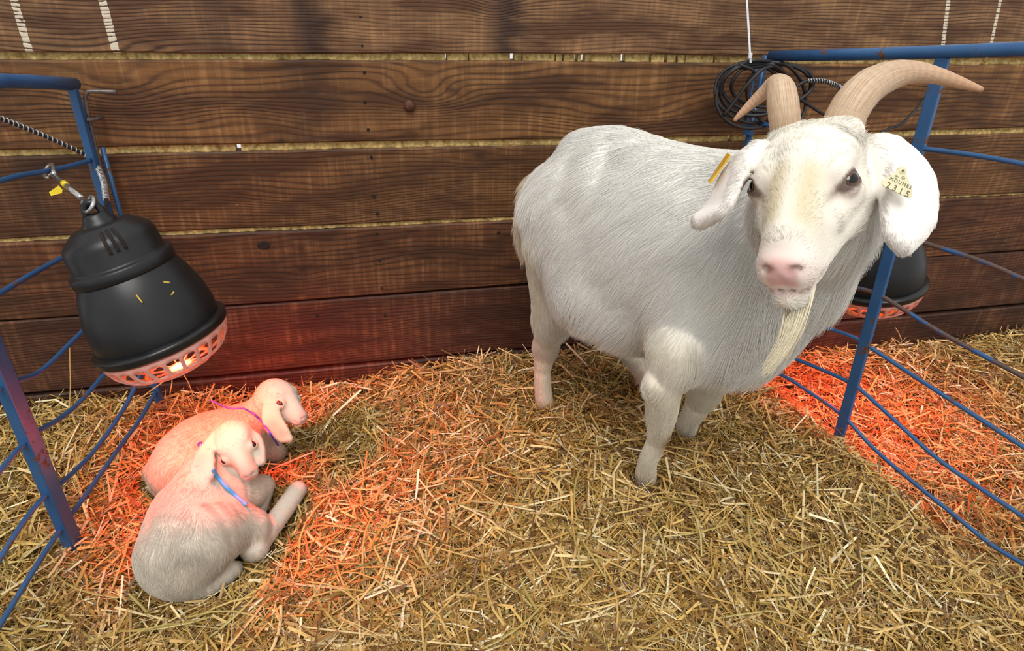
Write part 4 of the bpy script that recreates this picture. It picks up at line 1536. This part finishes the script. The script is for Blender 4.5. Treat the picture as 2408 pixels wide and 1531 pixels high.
spring([at_y(x, y, -.09) for x, y in ((1898, 190), (1930, 190), (1960, 198), (1992, 216))], 0.0052, 0.0015, 0.0075, 'spring_guard', M_SPRINGW, coil)
MB().put(*sweep(resample(np.array([at_y(x, y, -.09) for x, y in ((1870, 205), (1898, 190), (1930, 190), (1960, 198), (1992, 216), (2020, 240))]), 30), 0.0042, 8)).build('cable_end', M_CABLE, coil)

# ------------------------------------------------------------------ heat lamps
def guard_mat():
    t = NT('translucent_guard_plastic')
    co = t.coord()
    c = t.mix(t.noise(co, 60, 2), srgb(240, 206, 196), srgb(228, 190, 180))
    t.link(c, t.bsdf.inputs['Base Color'])
    t.set(Roughness=0.5)
    tr = t.n('ShaderNodeBsdfTranslucent')
    t.link(c, tr.inputs['Color'])
    mx = t.n('ShaderNodeMixShader')
    mx.inputs[0].default_value = 0.45
    t.link(t.bsdf.outputs[0], mx.inputs[1])
    t.link(tr.outputs[0], mx.inputs[2])
    t.link(mx.outputs[0], t.t.nodes['Material Output'].inputs[0])
    return t.mat


M_GUARD = guard_mat()
M_BULB = emission('glowing_red_bulb', srgb(255, 110, 20), 1.8, srgb(255, 170, 50))
RED = (1.0, 0.030, 0.014)


def heat_lamp(Bc, ax, S, label, power, spot=130, aim=None):
    """Bc: centre of the rim; ax: unit vector up the lamp; S: scale (rim radius 0.108 at S = 1)."""
    ax = nrm(ax)
    aim = -ax if aim is None else nrm(aim)
    root = empty('heat_lamp', Bc)
    tag(root, label, 'heat lamp', 'black heat lamps')
    hh_ = lambda h: h * 0.88 if h < 0.15 else 0.132 + (h - 0.15) * 0.70
    pr = lambda L: [(r * S, hh_(h) * S) for r, h in L]
    add('housing', *lathe(pr([(0.0965, 0.004), (0.0985, 0.012), (0.1, 0.035), (0.0965, 0.07), (0.0875, 0.105), (0.0745, 0.140), (0.070, 0.146),
                              (0.068, 0.140), (0.083, 0.10), (0.0945, 0.06), (0.095, 0.03), (0.093, 0.006), (0.0965, 0.004)]), Bc, ax, 56), M_BLACK, root)
    add('rim', *lathe(pr([(0.096, 0.012), (0.101, 0.013), (0.104, 0.010), (0.108, 0.009), (0.109, 0.004), (0.107, 0.0), (0.1075, -0.004), (0.105, -0.008), (0.099, -0.008),
                          (0.095, -0.003), (0.096, 0.012)]), Bc, ax, 56), M_BLACKG, root)
    add('cap', *lathe(pr([(0.068, 0.134), (0.0765, 0.1345), (0.0785, 0.137), (0.0788, 0.155), (0.0768, 0.1585), (0.0715, 0.160), (0.0702, 0.165), (0.0692, 0.205),
                          (0.0665, 0.218), (0.0600, 0.227), (0.0450, 0.243), (0.0400, 0.2465), (0.0001, 0.247)]), Bc, ax, 56), M_BLACK, root)
    # hanging boss with a forked loop
    add('boss', *lathe(pr([(0.026, 0.244), (0.0255, 0.254), (0.021, 0.258), (0.020, 0.268), (0.017, 0.272), (0.0001, 0.273)]), Bc, ax, 24), M_BLACK, root)
    u = nrm(np.cross(ax, MW @ np.array([0, 0, 1.0])))
    L = [Bc + ax * (hh_(0.268) + 0.020 * math.sin(a)) * S + u * 0.013 * math.cos(a) * S for a in np.linspace(-0.3, math.pi + 0.3, 18)]
    MB().put(*sweep(L, 0.0055 * S, 8)).build('hanging_loop', M_BLACK, root)
    # cooling slots in the cap, facing the camera
    vw = CAM - Bc
    vw = nrm(vw - ax * vw.dot(ax))
    sd = np.cross(ax, vw)
    vents = (-0.10, 0.06, 0.22)
    for a in vents:
        dr = vw * math.cos(a) + sd * math.sin(a)
        p0 = Bc + (ax * hh_(0.192) + dr * 0.0698) * S
        p1 = Bc + (ax * hh_(0.238) + dr * 0.0505) * S
        pm = Bc + (ax * hh_(0.219) + dr * 0.0668) * S
        MB().put(*sweep(resample(np.array([p0, pm, p1]), 10), 0.0027 * S, 8)).build('vent_slot', M_HOLE, root)
    # guard: bands and ribs with open slots between them
    prof = [(0.0995, -0.004), (0.0990, -0.017), (0.0945, -0.029), (0.0850, -0.041), (0.0800, -0.0455), (0.0700, -0.052), (0.0560, -0.0575), (0.0500, -0.0592), (0.0250, -0.0630), (0.0001, -0.064)]
    ns = 24
    sub = 4
    n = ns * sub
    V, Fc = [], []
    for r, h_ in prof:
        for k in range(n):
            a = 2 * math.pi * k / n
            V.append(Bc + ax * h_ * S + r * S * (math.cos(a) * u + math.sin(a) * np.cross(ax, u)))
    for i in range(len(prof) - 1):
        for k in range(n):
            if i in (1, 2, 4, 5, 7):
                open_ = (k % sub) in (1, 2, 3) if i in (1, 2) else (k % (2 * sub)) in (1, 2, 3, 4, 5, 6, 7)
                if open_:
                    continue
            k2 = (k + 1) % n
            Fc.append([i * n + k, i * n + k2, (i + 1) * n + k2, (i + 1) * n + k])
    g = add('guard', V, Fc, M_GUARD, root)
    so = g.modifiers.new('solidify', 'SOLIDIFY')
    so.thickness = 0.0032 * S
    so.offset = -1
    g['label'] = 'glowing slotted plastic guard'
    # bulb
    prof = [(0.0001, -0.040), (0.032, -0.037), (0.058, -0.026), (0.073, -0.006), (0.072, 0.018), (0.054, 0.050), (0.030, 0.080), (0.018, 0.12)]
    add('bulb', *lathe(pr(prof), Bc, ax, 32), M_BULB, root)
    li = bpy.data.lights.new('heat_glow', 'SPOT')
    li.energy = power
    li.color = RED
    li.spot_size = math.radians(spot)
    li.spot_blend = 1.0
    li.shadow_soft_size = 0.045
    lo = bpy.data.objects.new('heat_glow', li)
    COL.objects.link(lo)
    lo.parent = root
    lo.location = Vector(-ax * 0.050 * S)
    lo.rotation_euler = Vector(aim).to_track_quat('-Z', 'Y').to_euler()
    return root


# left lamp: axis found from how the rim and the seam look in the photograph
def axis_from_view(px, py, dirpx, tilt):
    r = nrm(ray(px, py))
    q = nrm(ray(px + dirpx[0], py + dirpx[1]) - ray(px, py))
    pp = nrm(q - r * q.dot(r))
    return nrm(pp * math.sqrt(1 - tilt * tilt) - r * tilt)


DL = 1.20
axL = axis_from_view(382, 787, (-150, -268), 0.27)
BcL = at_d(381, 787, DL)
SL = (302 / 2 * DL / F) / 0.108
lampL = heat_lamp(BcL, axL, SL, 'black heat lamp with a glowing red guard hanging over the kids', 72.0, 130, -axL + np.array([0.0, 0.40, 0]))
# power cord with its wire spring
topL = BcL + axL * 0.185 * SL
topD = project(topL)[2]
cord = [at_d(x, y, d) for x, y, d in ((-60, 256, 1.24), (0, 278, 1.30), (100, 318, 1.37), (200, 364, 1.43), (226, 384, 1.43), (243, 425, 1.36), (250, 470, 1.28), (246, 505, 1.21), (236, 540, topD + 0.02))]
MB().put(*sweep(resample(np.array(cord), 60), 0.0040, 8)).build('power_cord', M_CABLE, lampL)
spring(cord[:5], 0.0050, 0.0016, 0.0092, 'cord_spring', M_SPRINGW, lampL)
spring(cord[4:7], 0.0050, 0.0016, 0.0080, 'cord_spring', M_SPRINGW, lampL)
# bits of straw stuck to the housing
for px, py, ang, ln in ((328, 703, 0.9, 0.016), (406, 690, -0.9, 0.007), (392, 664, 0.1, 0.010)):
    dr = MW @ np.array([math.cos(ang), math.sin(ang), 0])
    c = at_d(px, py, DL - 0.122)
    MB().put(*sweep([c - dr * ln / 2, c + dr * ln / 2], 0.0014, 5)).build('stuck_straw', simple('stuck_straw', srgb(205, 175, 70), srgb(180, 150, 60), 80), lampL)

# double-ended snap hook between the rod and the lamp
rodp = lp(115, 402)
loopp = BcL + axL * 0.232 * SL
hk_ = empty('snap_hook', (rodp + loopp) / 2)
tag(hk_, 'shiny double-ended snap hook with yellow tape holding the heat lamp', 'snap hook')
dv = nrm(loopp - rodp)
sdv = nrm(np.cross(dv, MW @ np.array([0, 0, 1.0])))
Lh = np.linalg.norm(loopp - rodp)


def hook(c, d_, s_, r):
    out = []
    for a in np.linspace(-2.4, 1.9, 22):
        out.append(c + d_ * (-math.cos(a) * r) + s_ * math.sin(a) * r * 0.8)
    out.append(c + d_ * r * 1.4 + s_ * r * 0.35)
    out.append(c + d_ * r * 2.3)
    return out


h1 = hook(rodp, dv, sdv, 0.0165)
h2 = hook(loopp, -dv, -sdv, 0.0165)
MB().put(*sweep(np.array(h1), [0.0026] + [0.0036] * 21 + [0.0042, 0.0048], 8)).build('hook', M_CHROME, hk_)
MB().put(*sweep(np.array(h2), [0.0026] + [0.0036] * 21 + [0.0042, 0.0048], 8)).build('hook', M_CHROME, hk_)
MB().put(*sweep([h1[-1], h2[-1]], 0.0045, 10)).build('shank', M_CHROME, hk_)
for hh, sg in ((h1, 1), (h2, -1)):
    p = hh[4]
    MB().put(*sweep([p, hh[-2] - sdv * sg * 0.004], 0.0022, 6)).build('gate_pin', M_CHROME, hk_)
mid = (h1[-1] * 0.6 + h2[-1] * 0.4)
dpx = lambda x, y: at_d(x, y, project(mid)[2] - 0.006)
tp = [dpx(115, 452), dpx(138, 436), dpx(147, 446), dpx(146, 454), dpx(120, 461)]
plate('tape_flag', tp, 0.0012, CAM - mid, M_YELLOW, hk_, 0.0002)
MB().put(*sweep([mid - dv * 0.008, mid + dv * 0.008], 0.0058, 10)).build('tape_wrap', M_YELLOW, hk_)

# right lamp, plumb, behind the panel
DR = 1.68
BcR = at_d(2052, 662, DR)
lampR = heat_lamp(BcR, nrm(np.array([-0.20, 0.03, 1.0])), 1.13, 'black heat lamp glowing red behind the goat and the fence', 64.0)
cr = [BcR + UP * 0.2] + [at_d(x, y, d) for x, y, d in ((2060, 340, 1.72), (2088, 304, 1.74), (2122, 290, 1.78), (2180, 225, 1.80), (2240, 130, 1.82), (2300, 30, 1.84), (2345, -60, 1.86))]
MB().put(*sweep(resample(np.array(cr), 50), 0.0036, 8)).build('power_cord', M_CABLE, lampR)

# ------------------------------------------------------------------ straw bedding
bed = empty('straw_bedding', (0.5, -0.6, 0.0))
tag(bed, 'deep loose golden straw covering the floor of the pen', 'straw', kind='stuff')
gx, gy = np.linspace(-1.5, 3.2, 300), np.linspace(-1.75, -0.002, 130)
XX, YY = np.meshgrid(gx, gy, indexing='ij')
ZZ = hay_h(XX, YY) - 0.030 + rng.normal(0, 0.003, XX.shape)
V = np.c_[XX.ravel(), YY.ravel(), ZZ.ravel()]
ii = np.arange(len(gx) - 1)[:, None] * len(gy) + np.arange(len(gy) - 1)[None, :]
Q = np.stack([ii, ii + len(gy), ii + len(gy) + 1, ii + 1], -1).reshape(-1, 4)
M_BASE = simple('trodden_straw', srgb(66, 46, 24), srgb(36, 24, 12), 180, 0.95, 0, 0.8)  # ground colour darkened to deepen the shade between straws
base_o = add_np('trodden_straw', V, Q, M_BASE, bed)
tag(base_o, kind='stuff')


def straw_cols(n, xy):
    pal = np.array([srgb(210, 174, 98)[:3], srgb(186, 146, 74)[:3], srgb(226, 198, 136)[:3], srgb(150, 108, 50)[:3], srgb(172, 144, 72)[:3],
                    srgb(112, 78, 38)[:3], srgb(238, 224, 184)[:3], srgb(140, 120, 60)[:3]])
    pr = np.array([.20, .20, .14, .18, .08, .12, .06, .02])
    c = pal[rng.choice(len(pal), n, p=pr)] * rng.uniform(0.85, 1.2, (n, 1))
    # greener, drier litter outside the left panel
    lf = sstep(-0.50, -0.62, xy[:, 0])[:, None] * 0.0 + (xy[:, 0] < -0.56)[:, None] * 0.35
    return np.clip(c * (1 - lf) + c * np.array([0.95, 1.08, 0.95]) * lf, 0, 1)


def straw_mesh(P0, dirv, L, w, bend, flat):
    """Vectorised straws: 3 rings of 3 vertices each."""
    n = len(P0)
    side = np.cross(dirv, [0, 0, 1.0])
    side /= np.linalg.norm(side, axis=1)[:, None] + 1e-9
    upv = np.cross(side, dirv)
    roll = rng.uniform(-0.9, 0.9, n)[:, None]
    s2 = side * np.cos(roll) + upv * np.sin(roll)
    u2 = np.cross(s2, dirv)
    V = np.zeros((n, 9, 3), np.float32)
    for r, t in enumerate((-0.5, 0.0, 0.5)):
        c = P0 + dirv * (L * t)[:, None] + (upv * 0.7 + side * 0.7 * np.sign(roll)) * (bend * L * (0.25 - t * t))[:, None]
        for k, (a, b) in enumerate(((-1, -0.3), (1, -0.3), (0, 0.8))):
            V[:, r * 3 + k] = c + s2 * (w * a / 2)[:, None] + u2 * (-w * b / 2 * flat)[:, None]
    f = []
    for r in range(2):
        for k in range(3):
            k2 = (k + 1) % 3
            f.append([r * 3 + k, r * 3 + k2, r * 3 + 3 + k2, r * 3 + 3 + k])
    f = np.array(f)
    Fq = (f[None] + (np.arange(n) * 9)[:, None, None]).reshape(-1, 4)
    return V.reshape(-1, 3), Fq


def scatter(n, layer, zlo, zhi, Lr, wr, pitch, beyond=False):
    """n straws inside the part of the bedding that the picture and its near surroundings see."""
    out = []
    tot = 0
    while tot < n:
        m_ = n * 2
        x = rng.uniform(-1.2, 3.0, m_) if not beyond else rng.uniform(-1.45, 3.15, m_)
        y = rng.uniform(-1.35, -0.012, m_) if not beyond else rng.uniform(-1.72, -0.012, m_)
        z = hay_h(x, y)
        px, py, d = project(np.c_[x, y, z])
        ok = (px > -260) & (px < 2408 + 260) & (py > 600) & (py < 1531 + 200) & (d > 0.2)
        if beyond:
            ok = ~((px > -200) & (px < 2608) & (py > 600) & (py < 1680) & (d > 0.2))
        # keep even cover on the picture: thin out what is far away
        ok &= rng.random(m_) < np.clip(1.25 / np.maximum(d, 0.3), 0.35, 1.0) ** 1.2
        out.append(np.c_[x, y, z][ok])
        tot += ok.sum()
    P = np.vstack(out)[:n]
    L = rng.uniform(Lr[0], Lr[1], n) * np.where(rng.random(n) < 0.2, 1.5, 1.0)
    w = rng.uniform(wr[0], wr[1], n)
    a = rng.uniform(0, 2 * math.pi, n)
    pt = rng.normal(0, pitch, n)
    d = np.c_[np.cos(a) * np.cos(pt), np.sin(a) * np.cos(pt), np.sin(pt)]
    # follow the slope of the bed
    e = 0.02
    gxn = (hay_h(P[:, 0] + e, P[:, 1]) - hay_h(P[:, 0] - e, P[:, 1])) / (2 * e)
    gyn = (hay_h(P[:, 0], P[:, 1] + e) - hay_h(P[:, 0], P[:, 1] - e)) / (2 * e)
    d[:, 2] += d[:, 0] * gxn + d[:, 1] * gyn
    d /= np.linalg.norm(d, axis=1)[:, None]
    P[:, 2] += rng.uniform(zlo, zhi, n)
    ends = [P + d * (L * t)[:, None] for t in (-0.5, -0.25, 0, 0.25, 0.5)]
    keep = np.ones(n, bool)
    for q in ends:
        keep &= q[:, 1] < -0.004
        keep &= q[:, 2] > 0.004
        for Bd in (GOATF, KF1, KF2):
            keep &= Bd.sample(q) > 0.003
    return P[keep], d[keep], L[keep], w[keep]


parts_ = [scatter(25000, 0, -0.034, -0.012, (0.04, 0.12), (0.0026, 0.0056), 0.16),
          scatter(21000, 1, -0.016, 0.004, (0.03, 0.12), (0.0022, 0.0052), 0.22),
          scatter(6000, 2, -0.002, 0.012, (0.03, 0.13), (0.0024, 0.0054), 0.26),
          scatter(16000, 3, -0.012, 0.010, (0.02, 0.07), (0.0010, 0.0022), 0.38),
          scatter(22000, 4, -0.014, 0.012, (0.03, 0.11), (0.0008, 0.0017), 0.30),
          scatter(3500, 6, -0.005, 0.012, (0.03, 0.09), (0.0014, 0.0042), 0.65),
          scatter(20000, 7, -0.030, 0.008, (0.05, 0.14), (0.0030, 0.0065), 0.2, True)]
Vs, Fs, Cs, off = [], [], [], 0
for P, d, L, w in parts_:
    V, Q = straw_mesh(P, d, L, w, rng.normal(0, 0.22, len(P)), 0.45)
    Vs.append(V)
    Fs.append(Q + off)
    off += len(V)
    Cs.append(np.repeat(straw_cols(len(P), P), 9, axis=0))
M_STRAW = vcol_mat('straw', 0.48, spec=0.5, vary=0.35)
so = add_np('straw_litter', np.vstack(Vs), np.vstack(Fs), M_STRAW, bed, smooth=False)
at = so.data.attributes.new('col', 'FLOAT_COLOR', 'POINT')
C = np.vstack(Cs)
at.data.foreach_set('color', np.c_[C, np.ones(len(C))].astype(np.float32).ravel())
tag(so, kind='stuff')


# the stalks that show largest, one object each
def stalk_mat(i, c1, c2):
    t = NT('straw_stalk_%d' % i)
    co = t.coord()
    oi = t.n('ShaderNodeObjectInfo')
    nz = t.noise(t.mapped(co, (12, 90, 90)), 3.0, 3)
    t.link(t.mix(t.math('ADD', t.math('MULTIPLY', nz, 0.5), t.math('MULTIPLY', oi.outputs['Random'], 0.5)), c1, c2), t.bsdf.inputs['Base Color'])
    t.set(Roughness=0.4)
    t.bump(nz, 0.2, 0.001)
    return t.mat


SM = [stalk_mat(0, srgb(226, 200, 136), srgb(196, 158, 84)), stalk_mat(1, srgb(206, 168, 92), srgb(160, 120, 58)), stalk_mat(2, srgb(232, 216, 172), srgb(206, 180, 120)), stalk_mat(3, srgb(190, 170, 98), srgb(156, 138, 74))]
stalk_me = []
for i in range(12):
    L_ = rng.uniform(0.09, 0.17)
    b = rng.normal(0, 0.07)
    b2 = rng.normal(0, 0.05)
    pts_ = [np.array([t * L_, b * L_ * (1 - 4 * t * t), b2 * L_ * (1 - 4 * t * t)]) for t in np.linspace(-.5, .5, 5)]
    V, Fc = sweep(pts_, rng.uniform(0.0018, 0.0028), 5, squash=0.55, caps=False)
    me = bpy.data.meshes.new('straw_stalk')
    me.from_pydata([tuple(v) for v in V], [], Fc)
    me.materials.append(SM[i % 4])
    stalk_me.append((me, L_))
P, d, L, w = scatter(900, 5, 0.006, 0.016, (0.15, 0.17), (0.004, 0.005), 0.10)
px, py, dd = project(P)
sel = np.where((px > 20) & (px < 2388) & (py < 1510))[0]
sel = sel[np.argsort(dd[sel])][:280]
bl = np.array(bed.location)
for j in sel:
    me, L_ = stalk_me[j % 12]
    o = bpy.data.objects.new('straw_stalk', me)
    COL.objects.link(o)
    o.parent = bed
    x_ = d[j]
    y_ = nrm(np.cross([0, 0, 1], x_))
    z_ = np.cross(x_, y_)
    mm = Matrix([[x_[i], y_[i], z_[i], 0] for i in range(3)] + [[0, 0, 0, 1]])
    mm.translation = Vector(P[j] - bl)
    o.matrix_local = mm
# stalks standing against the wall behind the lamp and by the mound
for (x0, y0, x1, y1, yy) in ((163, 990, 164, 818, -0.12), (300, 960, 395, 890, -0.14), (425, 870, 455, 930, -0.08), (1435, 790, 1432, 830, -0.3), (2105, 770, 2120, 800, -0.05), (405, 880, 400, 925, -0.1)):
    a, b = at_y(x0, y0, yy), at_y(x1, y1, yy)
    MB().put(*sweep([a, (a + b) / 2 + 0.002, b], 0.0022, 5, squash=0.6, caps=False)).build('straw_stalk', SM[0], bed)
